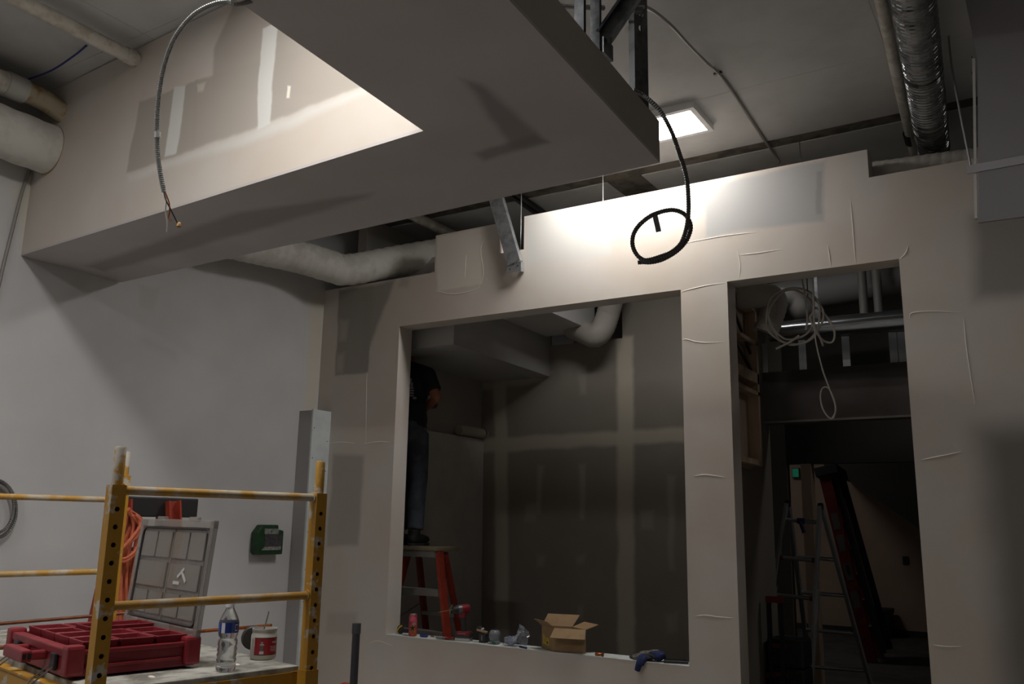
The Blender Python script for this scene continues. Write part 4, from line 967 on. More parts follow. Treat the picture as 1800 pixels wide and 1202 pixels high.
# drill driver
p0 = sill(806, 1128); p0.y = YP+.07
t = thing('cordless_drill', 'red and black cordless drill standing on its battery on the sill', 'drill', p0, rotz=math.radians(12))
m_dr = mat('drill_red', (124, 24, 36), .4)
MB(True).box((0, 0, .012), (.115, .075, .024)).build('battery_base', mat('battery_pale', (176, 172, 166), .5), t, bevel=.005)
MB(True).box((0, 0, .029), (.116, .076, .01)).build('battery_band', mat('teal_band', (30, 74, 84), .5), t, bevel=.003)
bt_ = MB(True).box((0, 0, .052), (.112, .074, .036)).build('battery', mat('battery_red', (122, 32, 34), .5, c2=(90, 26, 28), scale=40), t, bevel=.008)
MB(True).box((.06, .0, .045), (.02, .06, .03)).build('battery_clip', m_blk, bt_, bevel=.004)
for k in range(5): MB(True).box((-.03+.013*k, -.0376, .055), (.008, .001, .006)).build('battery_text', mat('faded_white', (150, 140, 136), .5), bt_)
MB(True).tube([(.0, 0, .068), (-.004, 0, .11), (-.01, 0, .15), (-.012, 0, .185)], [.021, .019, .020, .024], 14).build('grip', m_blk, t, smooth=True)
MB(True).tube([(-.012, 0, .165), (-.014, 0, .19), (-.015, 0, .21)], [.024, .027, .03], 14).build('trigger_guard', m_dr, t, smooth=True)
MB(True).ell((-.035, -.01, .175), (.008, .009, .014), None, 10, 8).build('trigger', m_blk, t, smooth=True)
hv = V((-.62, -.78, -.05)).normalized(); hc = V((-.012, 0, .228))
MB(True).tube([hc-hv*.05, hc-hv*.045, hc-hv*.015, hc+hv*.02], [.018, .032, .034, .034], 18).build('motor_housing', m_dr, t, smooth=True)
MB(True).tube([hc+hv*.02, hc+hv*.05], [.034, .031], 18).build('gear_case', mat('gear_grey', (112, 112, 114), .35, .6), t, smooth=True)
MB(True).tube([hc+hv*.05, hc+hv*.075, hc+hv*.09], [.027, .025, .012], 16).build('chuck', m_blk, t, smooth=True)
MB(True).tube([hc+hv*.085, hc+hv*.16+V((-.045, 0, -.012))], .003, 6).build('bit', mat('brass_bit', (150, 130, 96), .35, .8), t, smooth=True)
# black blade box with a knife across it
p0 = sill(841, 1131); p0.y = YP+.09
t = thing('utility_knife', 'tan and black utility knife resting on a small black box', 'knife', p0+V((0, 0, .062)))
MB().bar(p0+V((-.055, -.01, .088)), p0+V((.03, .0, .072)), .022, .016).build('handle', mat('knife_tan', (160, 136, 104), .5), t, bevel=.004)
MB().ell(p0+V((-.04, .0, .1)), (.026, .018, .014), None, 10, 6).build('grip', m_blk, t, smooth=True)
MB().bar(p0+V((-.018, -.006, .092)), p0+V((.0, -.004, .1)), .014, .014).build('blade_cap', mat('label_white', (206, 208, 216)), t, bevel=.002)
t = thing('blade_box', 'small black box under the tan utility knife on the sill', 'box', p0)
MB().box(p0+V((0, 0, .031)), (.055, .05, .062)).build('case', m_blk, t, bevel=.003)
MB().box(p0+V((-.002, -.0255, .034)), (.009, .001, .036)).build('label', mat('pale_print', (120, 118, 116), .5), t)
# grey round fitting
p0 = sill(858, 1134); p0.y = YP+.075
t = thing('round_fitting', 'round grey plastic fitting with a seam beside the black blade box', 'fitting', p0)
m_gp = mat('grey_plastic', (120, 122, 128), .3)
MB(True).lathe([(.036, 0), (.04, .006), (.04, .02), (.034, .026)], 20).build('base', m_gp, t, smooth=True)
MB(True).lathe([(.034, .026), (.042, .045), (.043, .056), (.043, .06)], 20).build('lower_shell', m_gp, t, smooth=True)
MB(True).lathe([(.0415, .06), (.0425, .063), (.041, .078), (.033, .092), (.02, .099), (.001, .101)], 20).build('upper_shell', m_gp, t, smooth=True)
MB(True).lathe([(.018, .098), (.018, .106), (.012, .108)], 14).build('cap', m_blk, t, smooth=True)
MB(True).box((.018, -.037, .014), (.03, .008, .016)).build('green_tab', mat('tab_green', (24, 96, 70), .4), t, bevel=.002)
# crumpled clear bag
p0 = sill(890, 1139); p0.y = YP+.07
mb = MB(); nx, ny = 16, 12; rb = random.Random(4)
vs = []
for i in range(nx+1):
    for j in range(ny+1):
        u, v_ = i/nx, j/ny
        x = -.10+.20*u; z = .012+.055*math.sin(PI*u)*(1-abs(2*v_-1)**2)+(.11*max(0, u-.52)/.48)*(1-abs(2*v_-1)*.35)*(1.0 if u > .5 else 0)
        y = -.05+.10*v_+.02*math.sin(5*u)
        vs.append(p0+V((x*.9+rb.uniform(-.008, .008)-(.02*(u > .7)), y+rb.uniform(-.008, .008), max(.001, z+rb.uniform(-.009, .009)))))
mb.add(vs, [(i*(ny+1)+j, (i+1)*(ny+1)+j, (i+1)*(ny+1)+j+1, i*(ny+1)+j+1) for i in range(nx) for j in range(ny)])
m_bag = mat('clear_bag', (170, 172, 182), .18, alpha=.42, coat=.5)
t = thing('plastic_bag', 'crumpled clear plastic bag between grey fitting and cardboard box', 'bag', p0)
mb.build('film', m_bag, t)
mb = MB(); vs = []
for i in range(9):
    for j in range(9):
        u, v_ = i/8, j/8; vs.append(p0+V((.005+.085*u+.022*v_, .012+.012*rb.uniform(-1, 1), .03+.105*v_-.028*u+.02*(1-u)*v_)))
mb.add(vs, [(i*9+j, (i+1)*9+j, (i+1)*9+j+1, i*9+j+1) for i in range(8) for j in range(8)])
mb.build('standing_panel', m_bag, t)
mb = MB(); mb.ell(p0+V((-.03, -.01, .035)), (.05, .035, .03), None, 12, 8); mb.v = [v_+V((rb.uniform(-.009, .009), rb.uniform(-.009, .009), rb.uniform(-.006, .009))) for v_ in mb.v]
mb.build('folded_end', mat('bag_pale', (150, 156, 176), .2, alpha=.6, coat=.5), t)
# marker
p0 = sill(913, 1138); p0.y = YP+.04; p1 = p0+V((.075, -.032, 0))
t = thing('marker_pen', 'dark blue marker lying left of the cardboard box', 'pen', p0)
MB().tube([p0+V((0, 0, .0065)), p1+V((0, 0, .0065))], .0062, 10).build('barrel', mat('pen_blue', (26, 40, 92), .4), t, smooth=True)
MB().tube([p0+V((-.002, .001, .0065)), p0.lerp(p1, .4)+V((0, 0, .0065))], .007, 10).build('cap', mat('pen_cap', (20, 30, 74), .4), t, smooth=True)
# cardboard box
bc = sill(977, 1150)+V((-.07, 0, 0)); bc.y = YP+.012; br = bc+V((.215, .055, 0)); bl_ = bc+V((-.155, .10, 0))
e1_, e2_ = br-bc, bl_-bc; Hb = .155; hz = V((0, 0, Hb))
m_card = mat('cardboard', (150, 122, 88), .75, c2=(140, 112, 80), scale=14)
cbx = thing('cardboard_box', 'open cardboard box with yellow label on the window sill', 'box', bc)
def wallp(a, b, h=hz, th=.004):
    n_ = (b-a).cross(V((0, 0, 1))).normalized()*-th; return MB().prism([a, b, b+h, a+h], n_)
z1v = V((0, 0, .001))
cc = bc+e1_+e2_
wallp(bc+z1v, br+z1v).build('front_side', m_card, cbx); wallp(br+z1v, cc+z1v).build('right_side', m_card, cbx); wallp(cc+z1v, bl_+z1v).build('back_side', m_card, cbx); wallp(bl_+z1v, bc+z1v).build('left_side', m_card, cbx)
MB().prism([bc+z1v, br+z1v, cc+z1v, bl_+z1v], (0, 0, .004)).build('bottom', m_card, cbx)
def flap(a, b, out, drop, taper=.15, L=.11):
    o_ = V(out).normalized()*L+V((0, 0, drop)); q = [a+hz+z1v, b+hz+z1v, b+hz+z1v+o_+(b-a)*taper*.3, a+hz+z1v+o_-(b-a)*taper*.2]
    n_ = (q[1]-q[0]).cross(q[3]-q[0]).normalized()*.003; MB().prism(q, n_).build('flap', m_card, cbx)
n_front = V((e1_.y, -e1_.x, 0)); n_left = V((-e2_.y, e2_.x, 0)) if (V((-e2_.y, e2_.x, 0)).dot(e1_) < 0) else V((e2_.y, -e2_.x, 0))
flap(bc, br, n_front, -.055, .2, .085); flap(br, cc, -n_left, .03, .1, .10); flap(cc, bl_, -n_front*.3-n_left*.6, .075, .1, .07); flap(bl_, bc, n_left, .045, .1, .06)
o_ = n_left.normalized()*.0012
ul = -e2_.normalized()            # along the left side towards the near corner
a = bl_+e2_*-.12+o_
q = MB(); q.prism([bl_-e2_*.12+o_+V((0, 0, .035)), bl_-e2_*.60+o_+V((0, 0, .03)), bl_-e2_*.60+o_+V((0, 0, .075)), bl_-e2_*.30+o_+V((0, 0, .078)), bl_-e2_*.14+o_+V((0, 0, .105))], n_left.normalized()*.0006)
ylw = q.build('label', mat('label_yellow', (196, 172, 30), .5), cbx)
for k in range(4):
    za = .05+.007*k; MB().prism([bl_-e2_*.2+o_*1.7+V((0, 0, za)), bl_-e2_*(.34 if k % 2 else .5)+o_*1.7+V((0, 0, za)), bl_-e2_*(.34 if k % 2 else .5)+o_*1.7+V((0, 0, za+.003)), bl_-e2_*.2+o_*1.7+V((0, 0, za+.003))], n_left.normalized()*.0004).build('label_text', mat('label_print', (86, 78, 30), .5), ylw)
MB().prism([bl_-e2_*.4+o_*1.7+V((0, 0, .04)), bl_-e2_*.55+o_*1.7+V((0, 0, .04)), bl_-e2_*.55+o_*1.7+V((0, 0, .055)), bl_-e2_*.4+o_*1.7+V((0, 0, .055))], n_left.normalized()*.0004).build('label_text', mat('label_print', (86, 78, 30)), ylw)
# copper fitting
p0 = sill(1040, 1156); p0.y = YP+.03
t = thing('copper_fitting', 'small copper elbow fitting lying right of the cardboard box', 'fitting', p0)
MB().tube(crom([p0+V((-.022, .0, .011)), p0+V((.0, -.004, .011)), p0+V((.016, .006, .011)), p0+V((.02, .022, .011))], 5), .0105, 12).build('elbow', m_cu, t, smooth=True)
MB().tube([p0+V((.03, -.012, .008)), p0+V((.042, -.024, .008))], .008, 10).build('stub', mat('dull_fitting', (110, 106, 100), .4, .8), t, smooth=True)
# blue gloves with grey pieces
p0 = sill(1115, 1168); p0.y = YP+.055
t = thing('work_gloves', 'crumpled blue and grey work gloves hanging over the sill edge', 'gloves', p0)
m_bl = mat('glove_blue', (26, 38, 88), .8, c2=(20, 28, 66), scale=30, bump=.3); m_gg = mat('glove_grey', (112, 110, 104), .75, c2=(70, 66, 62), scale=22, bump=.3); m_bk = mat('glove_black', (36, 34, 36), .8, bump=.2)
def blob(c, r, m_, nm, seed):
    rr = random.Random(seed); q = MB(); q.ell(p0+V(c), r, None, 12, 8); q.v = [v_+V((rr.uniform(-.008, .008), rr.uniform(-.008, .008), rr.uniform(-.005, .007))) for v_ in q.v]
    o = q.build(nm, m_, t, smooth=True); md = o.modifiers.new('s', 'SUBSURF'); md.levels = 1; md.render_levels = 1
blob((.075, 0, .036), (.055, .042, .032), m_bl, 'cuff', 1); blob((.0, -.005, .022), (.065, .05, .02), m_bk, 'palm', 2); blob((-.02, .02, .034), (.05, .03, .022), m_gg, 'palm', 3)
def fing(pts, r, m_, nm='finger'): MB().tube(crom([p0+V(a) for a in pts], 5), [r*(1-.25*i/(len(crom(pts, 5)))) for i in range(len(crom(pts, 5)))], 9).build(nm, m_, t, smooth=True)
fing([(-.03, .0, .03), (-.07, -.01, .026), (-.10, -.005, .016), (-.125, .005, .012)], .015, m_gg); fing([(-.03, .02, .03), (-.075, .025, .032), (-.11, .03, .02)], .014, m_bk)
fing([(-.02, -.02, .026), (-.055, -.035, .022), (-.085, -.04, .012)], .014, m_gg); fing([(.0, .01, .045), (.03, .02, .058), (.07, .02, .06)], .012, m_gg); fing([(.01, -.02, .03), (.04, -.03, .034), (.065, -.035, .024)], .013, m_bk)
fing([(-.02, -.03, .022), (-.022, -.066, .012), (-.028, -.084, -.02), (-.04, -.082, -.055)], .024, m_bl, 'drooping_cuff')
fing([(.0, -.035, .02), (-.004, -.068, .008), (-.012, -.08, -.02)], .02, m_bl, 'drooping_cuff')
# phone
p0 = sill(1185, 1166); p0.y = YP+.075
t = thing('phone', 'black phone lying flat at the right end of the window sill', 'phone', p0)
Mp = Matrix.Rotation(math.radians(18), 3, 'Z')
MB().box(p0+V((0, 0, .009)), (.155, .085, .018), Mp).build('case', m_blk, t, bevel=.006, seg=3)
MB().box(p0+V((0, 0, .0182)), (.135, .068, .0012), Mp).build('screen', mat('screen_glass', (24, 24, 27), .2), t, bevel=.0005)

# ================================================================== WORKER ON THE LADDER
def remeshed(mb, name, m_, parent, vox=.012, it=4):
    me = bpy.data.meshes.new('tmp'); me.from_pydata([tuple(p) for p in mb.v], [], mb.f)
    bm = bmesh.new(); bm.from_mesh(me); bmesh.ops.recalc_face_normals(bm, faces=bm.faces); bm.to_mesh(me); bm.free()
    o = bpy.data.objects.new('tmp', me); COL.objects.link(o)
    a = o.modifiers.new('r', 'REMESH'); a.mode = 'VOXEL'; a.voxel_size = vox
    b = o.modifiers.new('s', 'SMOOTH'); b.factor = .5; b.iterations = it
    dg = bpy.context.evaluated_depsgraph_get(); dg.update()
    n = bpy.data.meshes.new_from_object(o.evaluated_get(dg)); n.name = name
    bpy.data.objects.remove(o)
    n.materials.clear(); n.materials.append(m_)
    n.transform(WM[parent.name].inverted())
    n.polygons.foreach_set('use_smooth', [True]*len(n.polygons))
    r = bpy.data.objects.new(name, n); COL.objects.link(r); r.parent = parent; WM[r.name] = WM[parent.name]
    return r
LX, LZ = -4.56, 1.445
man = thing('person', 'person in black t-shirt and jeans standing on the orange ladder, seen from behind', 'person', (-4.77, 6.0, LZ))
m_skin = mat('skin', (150, 98, 74), .55, c2=(142, 90, 68), scale=10)
J = {k: V(v) for k, v in dict(hipR=(-4.685, 5.99, 2.40), hipL=(-4.865, 5.99, 2.40), kneeR=(-4.68, 6.03, 1.96), kneeL=(-4.87, 6.04, 1.96), ankR=(-4.67, 5.99, 1.557), ankL=(-4.85, 6.0, 1.557),
     pel=(-4.775, 5.99, 2.43), waist=(-4.775, 5.985, 2.58), chest=(-4.785, 6.0, 2.81), neck=(-4.865, 6.06, 3.01), head=(-4.94, 6.13, 3.20), shR=(-4.615, 6.01, 2.90), shL=(-4.93, 6.04, 2.94),
     elR=(-4.50, 6.0, 2.70), elL=(-4.965, 6.10, 2.70), wrR=(-4.74, 6.16, 2.63), wrL=(-4.87, 6.27, 2.70)).items()}
def limb(mb, a, b, r0, r1, n=12):
    a, b = V(a), V(b); mb.tube([a, a.lerp(b, .35), a.lerp(b, .7), b], [r0, r0*.62+r1*.42, r0*.3+r1*.72, r1], n); mb.ell(a, (r0,)*3, None, 10, 8); mb.ell(b, (r1,)*3, None, 10, 8)
body = MB()
body.ell(J['chest']+V((0, 0, -.01)), (.165, .105, .19)); body.ell(J['waist'], (.14, .10, .15)); body.ell(J['pel'], (.16, .115, .12))
limb(body, J['shR'], J['shL'], .062, .062); limb(body, J['neck']-V((0, 0, .04)), J['head']-V((0, .02, .05)), .062, .055)
for sd_ in 'RL':
    limb(body, J['hip'+sd_], J['knee'+sd_], .085, .056); limb(body, J['knee'+sd_], J['ank'+sd_], .058, .040)
    limb(body, J['sh'+sd_], J['el'+sd_], .056, .043); limb(body, J['el'+sd_], J['wr'+sd_], .044, .027)
    f_ = (J['wr'+sd_]-J['el'+sd_]).normalized(); side = f_.cross(V((0, 0, 1))).normalized(); sg = 1 if sd_ == 'R' else -1; dn = V((0, 0, -1))
    pc = J['wr'+sd_]+f_*.05; body.ell(pc, (.022, .022, .045) if False else (.03, .036, .036)); body.tube([J['wr'+sd_], pc+f_*.04], [.026, .032], 10)
    inw = side*(-sg)
    for k in range(4):
        b0_ = pc+f_*.035+V((0, 0, .03-.02*k)); Lk = (.038, .044, .041, .032)[k]
        body.tube([b0_, b0_+f_*Lk, b0_+f_*(Lk+.016)+inw*.024, b0_+f_*(Lk+.008)+inw*.046], [.0095, .009, .0085, .0075], 7)
    tb = J['wr'+sd_]+f_*.03+V((0, 0, .026))+inw*.01
    body.tube([tb, tb+f_*.03+inw*.022+V((0, 0, .014)), tb+f_*.055+inw*.03+V((0, 0, .01))], [.012, .0105, .009], 7)
    ft = J['ank'+sd_]; body.ell(ft+V((0, .07, -.055)), (.042, .11, .035))
# head with a face, turned towards the wall
hc = J['head']; Mh = Matrix.Rotation(math.radians(8), 3, 'Z')
hp = lambda x, y, z: hc+Mh @ V((x, y, z))
body.ell(hp(0, -.012, .02), (.076, .095, .105)); body.ell(hp(0, .03, -.055), (.056, .062, .062)); body.tube([hp(0, .08, .012), hp(0, .108, -.022), hp(0, .09, -.03)], [.010, .016, .012], 8)
body.ell(hp(0, .082, -.062), (.026, .014, .008)); body.ell(hp(0, .082, -.078), (.022, .013, .008)); body.ell(hp(0, .075, .035), (.055, .02, .012))
for sg in (-1, 1): body.ell(hp(sg*.079, .0, -.005), (.012, .022, .034)); body.ell(hp(sg*.03, .078, .012), (.016, .014, .010))
remeshed(body, 'body', m_skin, man, .0075, 5)
for sg in (-1, 1): MB().ell(hp(sg*.03, .088, .012), (.009, .006, .006), None, 8, 6).build('eye', mat('eye_dark', (30, 24, 22), .3), man, smooth=True)
hair = MB(); hair.ell(hp(0, -.022, .04), (.083, .098, .1)); hair.ell(hp(0, -.06, -.01), (.07, .055, .08))
remeshed(hair, 'hair', mat('hair_dark', (34, 28, 25), .7), man, .011)
sh = MB(); sh.ell(J['chest']+V((0, -.005, -.02)), (.188, .132, .215)); sh.ell(J['waist']+V((0, -.005, .03)), (.168, .13, .2)); sh.ell(J['pel']+V((-.01, -.005, .03)), (.176, .134, .12)); sh.tube([J['pel']+V((-.035, -.005, -.01)), J['pel']+V((0, 0, .1)), J['waist']], [.15, .16, .15], 18)
limb(sh, J['shR'], J['shL'], .082, .075); limb(sh, J['shR']+V((.0, .01, .01)), J['neck']-V((0, .01, .03)), .07, .085); sh.tube([J['neck']-V((0, .01, .08)), J['neck']+V((0, 0, -.005))], [.10, .072], 14)
for sd_ in 'RL':
    a, b = J['sh'+sd_], J['el'+sd_]; sh.tube([a, a.lerp(b, .35), a.lerp(b, .72)], [.078, .074, .07], 14); sh.ell(a, (.078,)*3)
remeshed(sh, 'tshirt', mat('tshirt_black', (24, 24, 26), .85, c2=(18, 18, 20), scale=6, bump=.2, bscale=16), man, .011)
jn = MB(); jn.ell(J['pel']+V((0, -.02, -.03)), (.178, .14, .13)); jn.tube([J['pel'], J['waist']-V((0, 0, .06))], [.158, .15], 18)
for sd_ in 'RL':
    a, b, c = J['hip'+sd_], J['knee'+sd_], J['ank'+sd_]
    jn.tube([a, a.lerp(b, .4), b+V((0, 0, .04)), b-V((0, .01, .03)), b.lerp(c, .45)-V((0, .015, 0)), b.lerp(c, .8), c+V((0, .0, .02))], [.1, .094, .076, .076, .077, .07, .073], 16)
remeshed(jn, 'jeans', mat('denim', (74, 80, 90), .85, c2=(58, 63, 72), scale=7, bump=.3, bscale=14), man, .011)
for sd_ in 'RL':
    a = J['ank'+sd_]; so = MB(); so.tube([a+V((0, -.015, .03)), a+V((0, -.01, -.03))], [.052, .056], 14); so.ell(a+V((0, .06, -.06)), (.052, .14, .045)); so.ell(a+V((0, -.02, -.055)), (.05, .06, .05))
    s_o = remeshed(so, 'shoe', mat('shoe_black', (26, 25, 25), .6), man, .01)
    z0 = LZ+.001; pts = [a+V((.055*math.cos(k*PI/8), .055+.135*math.sin(k*PI/8), 0)) for k in range(16)]; pts = [V((p.x, p.y, z0)) for p in pts]
    MB().prism(pts, (0, 0, .022)).build('sole', mat('sole_dark', (40, 40, 44), .7), s_o)
bk = J['chest']+V((.10, -.122, -.03))
for k, (dx, dz, w_, h_) in enumerate(((-.02, .0, .07, .014), (-.02, -.022, .075, .014), (-.018, -.044, .07, .014), (-.01, -.066, .06, .012), (.03, -.088, .03, .018), (.0, .03, .02, .04), (-.012, .06, .012, .05))):
    MB().box(bk+V((dx, .004+abs(dx)*.1+.25*max(0, dx), dz)), (w_, .012, h_), Matrix.Rotation(.35, 3, 'Z')).build('shirt_print', mat('print_white', (168, 168, 172), .7), man)
# ladder under the worker
ld = thing('step_ladder', 'orange fiberglass stepladder under the worker behind the window opening', 'ladder', (LX, 6.1, 0))
m_or2 = mat('fiberglass_red_orange', (142, 46, 28), .5, c2=(124, 40, 25), scale=10)
fr_t, fr_b = (V((-4.725, 5.945, LZ-.03)), V((-4.405, 5.945, LZ-.03))), (V((-4.985, 5.75, 0)), V((-4.03, 5.75, 0)))
for k in (0, 1):
    MB().channel(fr_t[k], fr_b[k], .028, .07, .004, up=(0, 1, 0)).build('front_rail', m_or2, ld)
    MB().channel(fr_t[k]+V((.02-.04*k, .12, -.03)), fr_b[k]+V((.185-.515*k, .75, 0)), .028, .05, .004, up=(0, 1, 0)).build('rear_rail', m_or2, ld)
m_tr = mat('tread_grey', (128, 124, 118), .5, .3)
for z_ in (.18, .48, .79, 1.11):
    f = 1-z_/(LZ-.03); a, b = fr_t[0].lerp(fr_b[0], f), fr_t[1].lerp(fr_b[1], f)
    q = MB(); q.box2((a.x+.012, a.y-.01, z_-.012), (b.x-.012, a.y+.075, z_)); q.box2((a.x+.012, a.y-.014, z_-.055), (b.x-.012, a.y-.008, z_)); q.build('tread', m_tr, ld)
for z_ in (.4, .9):
    f = 1-z_/(LZ-.03); MB().bar((fr_t[0]+V((.02, .12, -.03))).lerp(fr_b[0]+V((.185, .75, 0)), f), (fr_t[1]+V((-.02, .12, -.03))).lerp(fr_b[1]+V((-.33, .75, 0)), f), .02, .03).build('rear_brace', m_tr, ld)
for k in (0, 1):
    MB().bar(fr_t[k].lerp(fr_b[k], .42)+V((.02-.04*k, .03, 0)), (fr_t[k]+V((.02-.04*k, .12, -.03))).lerp(fr_b[k]+V((.185-.515*k, .75, 0)), .3), .02, .004).build('spreader', m_tr, ld)
MB().box2((-4.89, 5.91, LZ-.035), (-4.385, 6.25, LZ)).build('top_cap', mat('cap_tan', (130, 116, 92), .6), ld, bevel=.008)
MB().box2((-4.74, 5.915, LZ-.085), (-4.40, 6.02, LZ-.036)).build('cap_bracket', m_tr, ld)

# ================================================================== IN THE HALL
m_al = mat('ladder_aluminium', (168, 169, 171), .42, .6)
m_rc = mat('rung_cap_red', (120, 30, 34), .5)
al = thing('folding_ladder', 'aluminium folding ladder with red rung caps standing in the dark hall', 'ladder', onY(1400, 1100, 7.9))
tL, tR = onY(1383, 885, 8.0), onY(1441, 890, 8.0)
def down(a, b): return a+(b-a)*(a.z/(a.z-b.z))
bL, bR = down(tL, onY(1334, 1200, 7.72)), down(tR, onY(1425, 1202, 7.72))
rL, rR = down(tL+V((0, .06, 0)), onY(1418, 1130, 8.5)), down(tR+V((0, .06, 0)), onY(1530, 1202, 8.75))
for a, b, nm in ((tL, bL, 'front_rail'), (tR, bR, 'front_rail'), (tL+V((0, .06, 0)), rL, 'rear_rail'), (tR+V((0, .06, 0)), rR, 'rear_rail')): MB().bar(a, b, .03, .065, up=(0, 1, 0)).build(nm, m_al, al, bevel=.003)
for a, b in ((tL, bL), (tR, bR)): MB().bar(a.lerp(b, .38)+V((.02, .0, 0)), b, .028, .05, up=(0, 1, 0)).build('lower_section', m_al, al, bevel=.003)
for k, f in enumerate((.075, .25, .42, .60, .78)):
    a, b = tL.lerp(bL, f), tR.lerp(bR, f); r_ = MB().tube([a, b], .017, 10).build('rung', m_al, al, smooth=True)
    if k:
        for p, o_ in ((a, .04), (b, -.04)): MB().tube([p, p+(b-a).normalized()*o_], .02, 10).build('rung_cap', m_rc, r_, smooth=True)
    c, d = (tL+V((0, .06, 0))).lerp(rL, f), (tR+V((0, .06, 0))).lerp(rR, f)
    if k: MB().tube([c, d], .017, 10).build('rung', m_al, al, smooth=True)
for p in (tL, tR): MB().lathe([(.03, -.02), (.034, 0), (.03, .02)], 14, Matrix.Rotation(PI/2, 3, 'Y'), p+V((0, .03, .0))).build('hinge', mat('hinge_dark', (60, 58, 58), .4, .6), al, smooth=True)
p = tL.lerp(bL, .075).lerp(tR.lerp(bR, .075), .52)
t = thing('blue_rag', 'dark blue tape and rag tied on the folding ladder top rung', 'rag', p)
p = p+V((0, -.044, 0))
MB().tube([p+V((-.03, 0, 0)), p+V((.03, 0, 0))], .026, 10).build('knot', mat('rag_blue', (34, 34, 78), .8), t, smooth=True)
MB().tube(crom([p+V((.0, -.02, -.01)), p+V((.015, -.035, -.05)), p+V((.03, -.03, -.10))], 4), [.016]*8+[.02], 8).build('tail', mat('rag_blue', (34, 34, 78)), t, smooth=True)
# red folded stepladder leaning in the hall
f0 = onZ(1532, 1165, 0); t0 = onY(1450, 836, 12.5)
rd = thing('step_ladder', 'tall red folded stepladder leaning in the hall behind the aluminium ladder', 'ladder', f0)
m_rl = mat('ladder_red', (124, 32, 28), .5, c2=(108, 29, 26), scale=8); sx = V((.17, .03, 0))
MB().bar(t0, f0, .15, .05, up=(0, 1, 0)).build('front_rail', m_rl, rd); MB().bar(t0+V((.0, .5, .02)), f0+V((0, .5, 0)), .15, .05, up=(0, 1, 0)).build('front_rail', m_rl, rd)
for o_ in (0, .5): MB().bar(t0+sx+V((-.05, o_, .0)), f0+sx+V((-.03, o_, .12)), .08, .05, up=(0, 1, 0)).build('rear_rail', mat('ladder_dark', (44, 38, 38), .5), rd)
for k in range(1, 7): q = t0.lerp(f0, k/7.2); MB().box(q+V((0, .25, 0)), (.09, .45, .03)).build('tread', m_tr, rd)
MB().bar(t0+(t0-f0).normalized()*.1+V((.04, .25, 0)), t0-(t0-f0).normalized()*.02+V((.04, .25, 0)), .3, .6, up=(0, 1, 0)).build('top_cap', m_blk, rd)
for k, f in enumerate((.26, .38, .535, .68)):
    a = t0.lerp(f0, f-.045); b = t0.lerp(f0, f+.045); lbq = MB().bar(a+V((.0, -.027, 0)), b+V((0, -.027, 0)), .09, .002, up=(0, 1, 0)).build('sticker', mat('sticker_pale', (104, 98, 94), .6), rd)
    if k == 2:
        for n_ in range(6):
            fa = f-.038+.0095*n_; MB().bar(t0.lerp(f0, fa)+V((.005, -.029, 0)), t0.lerp(f0, fa+.0065)+V((.005, -.029, 0)), .042 if n_ % 2 else .05, .002, up=(0, 1, 0)).build('sticker_print', mat('sticker_black', (24, 22, 22), .6), lbq)
# tool stack with the red handle
YT = 6.75
a, b = onY(1300, 1048, YT), onY(1372, 1056, YT); z_h = (a.z+b.z)/2
t = thing('tool_cart', 'black rolling tool box stack with red pull handle just inside the doorway', 'toolbox', (-1.8, YT+.1, 0))
m_tb = mat('toolbox_black', (30, 29, 30), .55); m_tr2 = mat('toolbox_red', (112, 26, 30), .5)
xl, xr = a.x-.02, b.x; xl = max(xl, -1.93)
for x in (xl+.02, xr): MB().bar((x, YT, .5), (x, YT, z_h), .03, .03).build('handle_rod', m_tb, t)
MB().bar((xl, YT, z_h), (xr+.02, YT, z_h), .045, .045).build('grip', m_tr2, t, bevel=.008)
zt1 = onY(1340, 1122, YT).z; xb = onY(1412, 1160, YT).x
for z0, z1 in ((.02, zt1-.42), (zt1-.415, zt1-.2), (zt1-.195, zt1)):
    bx_ = MB().box2((-1.95, YT+.03, z0), (xb, YT+.28, z1)).build('box', m_tb, t, bevel=.02)
    MB().box2((-1.92, YT+.012, z1-.06), (-1.80, YT+.034, z1-.03)).build('latch', m_tr2, bx_, bevel=.004)
    for x in (-1.93, -1.78): MB().box2((x, YT+.014, z0+.03), (x+.05, YT+.032, z1-.07)).build('rib', m_tb, bx_, bevel=.003)
zz = onY(1340, 1186, YT).z; MB().box2((-1.95, YT-.01, zz-.02), (onY(1362, 1186, YT).x, YT+.03, zz+.02)).build('carry_handle', m_tr2, t, bevel=.006)
for x in (-1.94, xb-.06): MB().tube([(x, YT+.24, .065), (x+.04, YT+.24, .065)], .065, 14).build('wheel', m_blk, t, smooth=True)
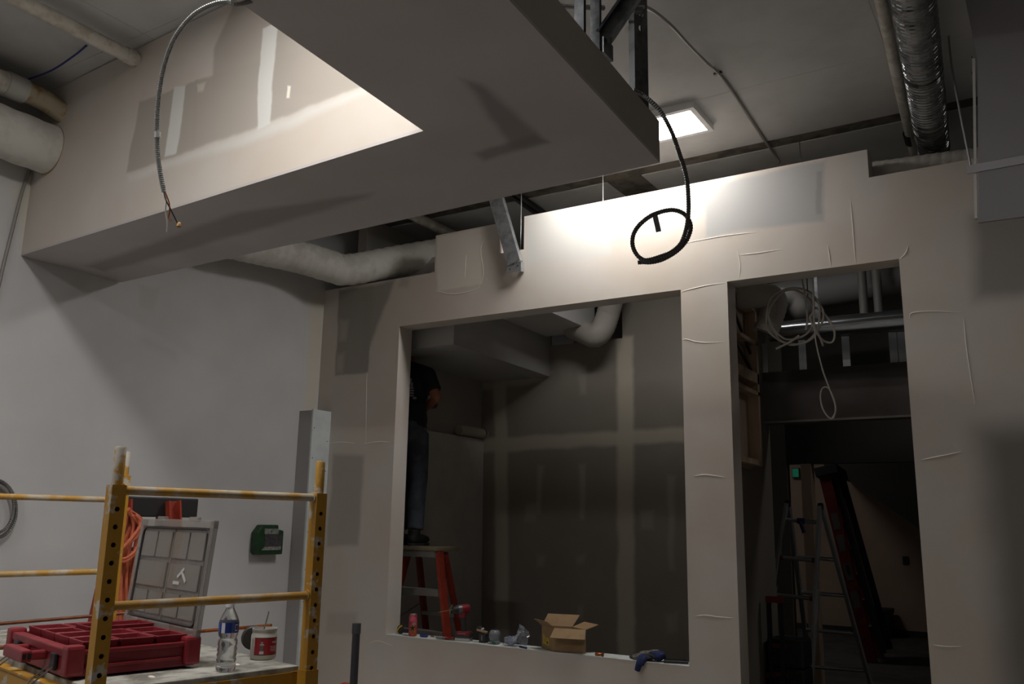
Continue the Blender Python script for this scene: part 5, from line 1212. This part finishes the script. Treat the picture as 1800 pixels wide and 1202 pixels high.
# small things at the far end
a = onY(1545, 1100, 15.2); t = thing('crate', 'dark box on the floor at the far end of the hall', 'box', (a.x, 15.2, 0))
MB().box2((a.x-.2, 15.0, 0), (a.x+.2, 15.4, .42)).build('body', m_tb, t, bevel=.02); MB().box2((a.x-.21, 14.99, .36), (a.x+.21, 15.41, .43)).build('rim', m_tb, t, bevel=.01)
a = onY(1592, 985, 15.49); t = thing('wall_outlet', 'dark outlet on the far hall wall below the slanted dark edge', 'outlet', a)
MB().box(a, (.09, .012, .13)).build('plate', mat('outlet_dark', (56, 50, 46), .5), t, bevel=.003); MB().box(a+V((0, -.007, .02)), (.04, .004, .03)).build('socket', m_blk, t)
a = onY(1399, 831, 15.46); t = thing('exit_sign', 'small green glowing sign beside the wooden jamb deep in the hall', 'sign', a)
MB().box(a, (.12, .05, .17)).build('case', mat('sign_case', (60, 70, 66), .5), t, bevel=.004); MB().box(a+V((0, -.026, 0)), (.10, .004, .14)).build('lit_face', mat('sign_green', (20, 110, 84), .5, emit=.25), t)
# cables hanging by the dark post
for k, (x_, lab) in enumerate(((1326, 'left dark cable hanging beside the steel post in the doorway'), (1337, 'right dark cable hanging beside the steel post in the doorway'))):
    pts = [onY(x_+3-k, 748, 7.045), onY(x_-2, 830, 7.0), onY(x_+2, 900, 7.0), onY(x_+3, 960, 7.0), onY(x_-1, 1010, 7.0), onY(x_+1, 1060, 7.0)]
    t = thing('hanging_cable', lab, 'cable', pts[-1]); MB().tube(crom(pts, 6), .008, 7).build('strand', mat('cable_dark', (96, 90, 84), .6), t, smooth=True)  # plain dark cable colour
    MB().box(pts[3], (.028, .02, .09)).build('junction', mat('junction_grey', (110, 102, 96), .6), t, bevel=.004)
    MB().tube([pts[0], pts[0]+V((0, .06, .01))], .008, 7).build('strap', m_stud, t)
# white pail under the scaffold deck
p = SP(WS*.55, .30, 0)
t = thing('storage_tote', 'white bin with a dark grip hole under the scaffold deck', 'bin', p)
a = onY(480, 1196, p.y+.05)
MB(True).box((.0, .0, .86), (.34, .26, .24)).build('bin_body', mat('bin_white', (190, 190, 188), .5), t, bevel=.02)
MB(True).box((.172, .02, .93), (.004, .10, .03)).build('grip_hole', m_hole, t)
MB(True).box((0, 0, .73), (.4, .34, .02)).build('tray', m_yel, t)
for x in (-.18, .18): MB(True).box((x, 0, .36), (.03, .03, .72)).build('leg', m_yel, t)
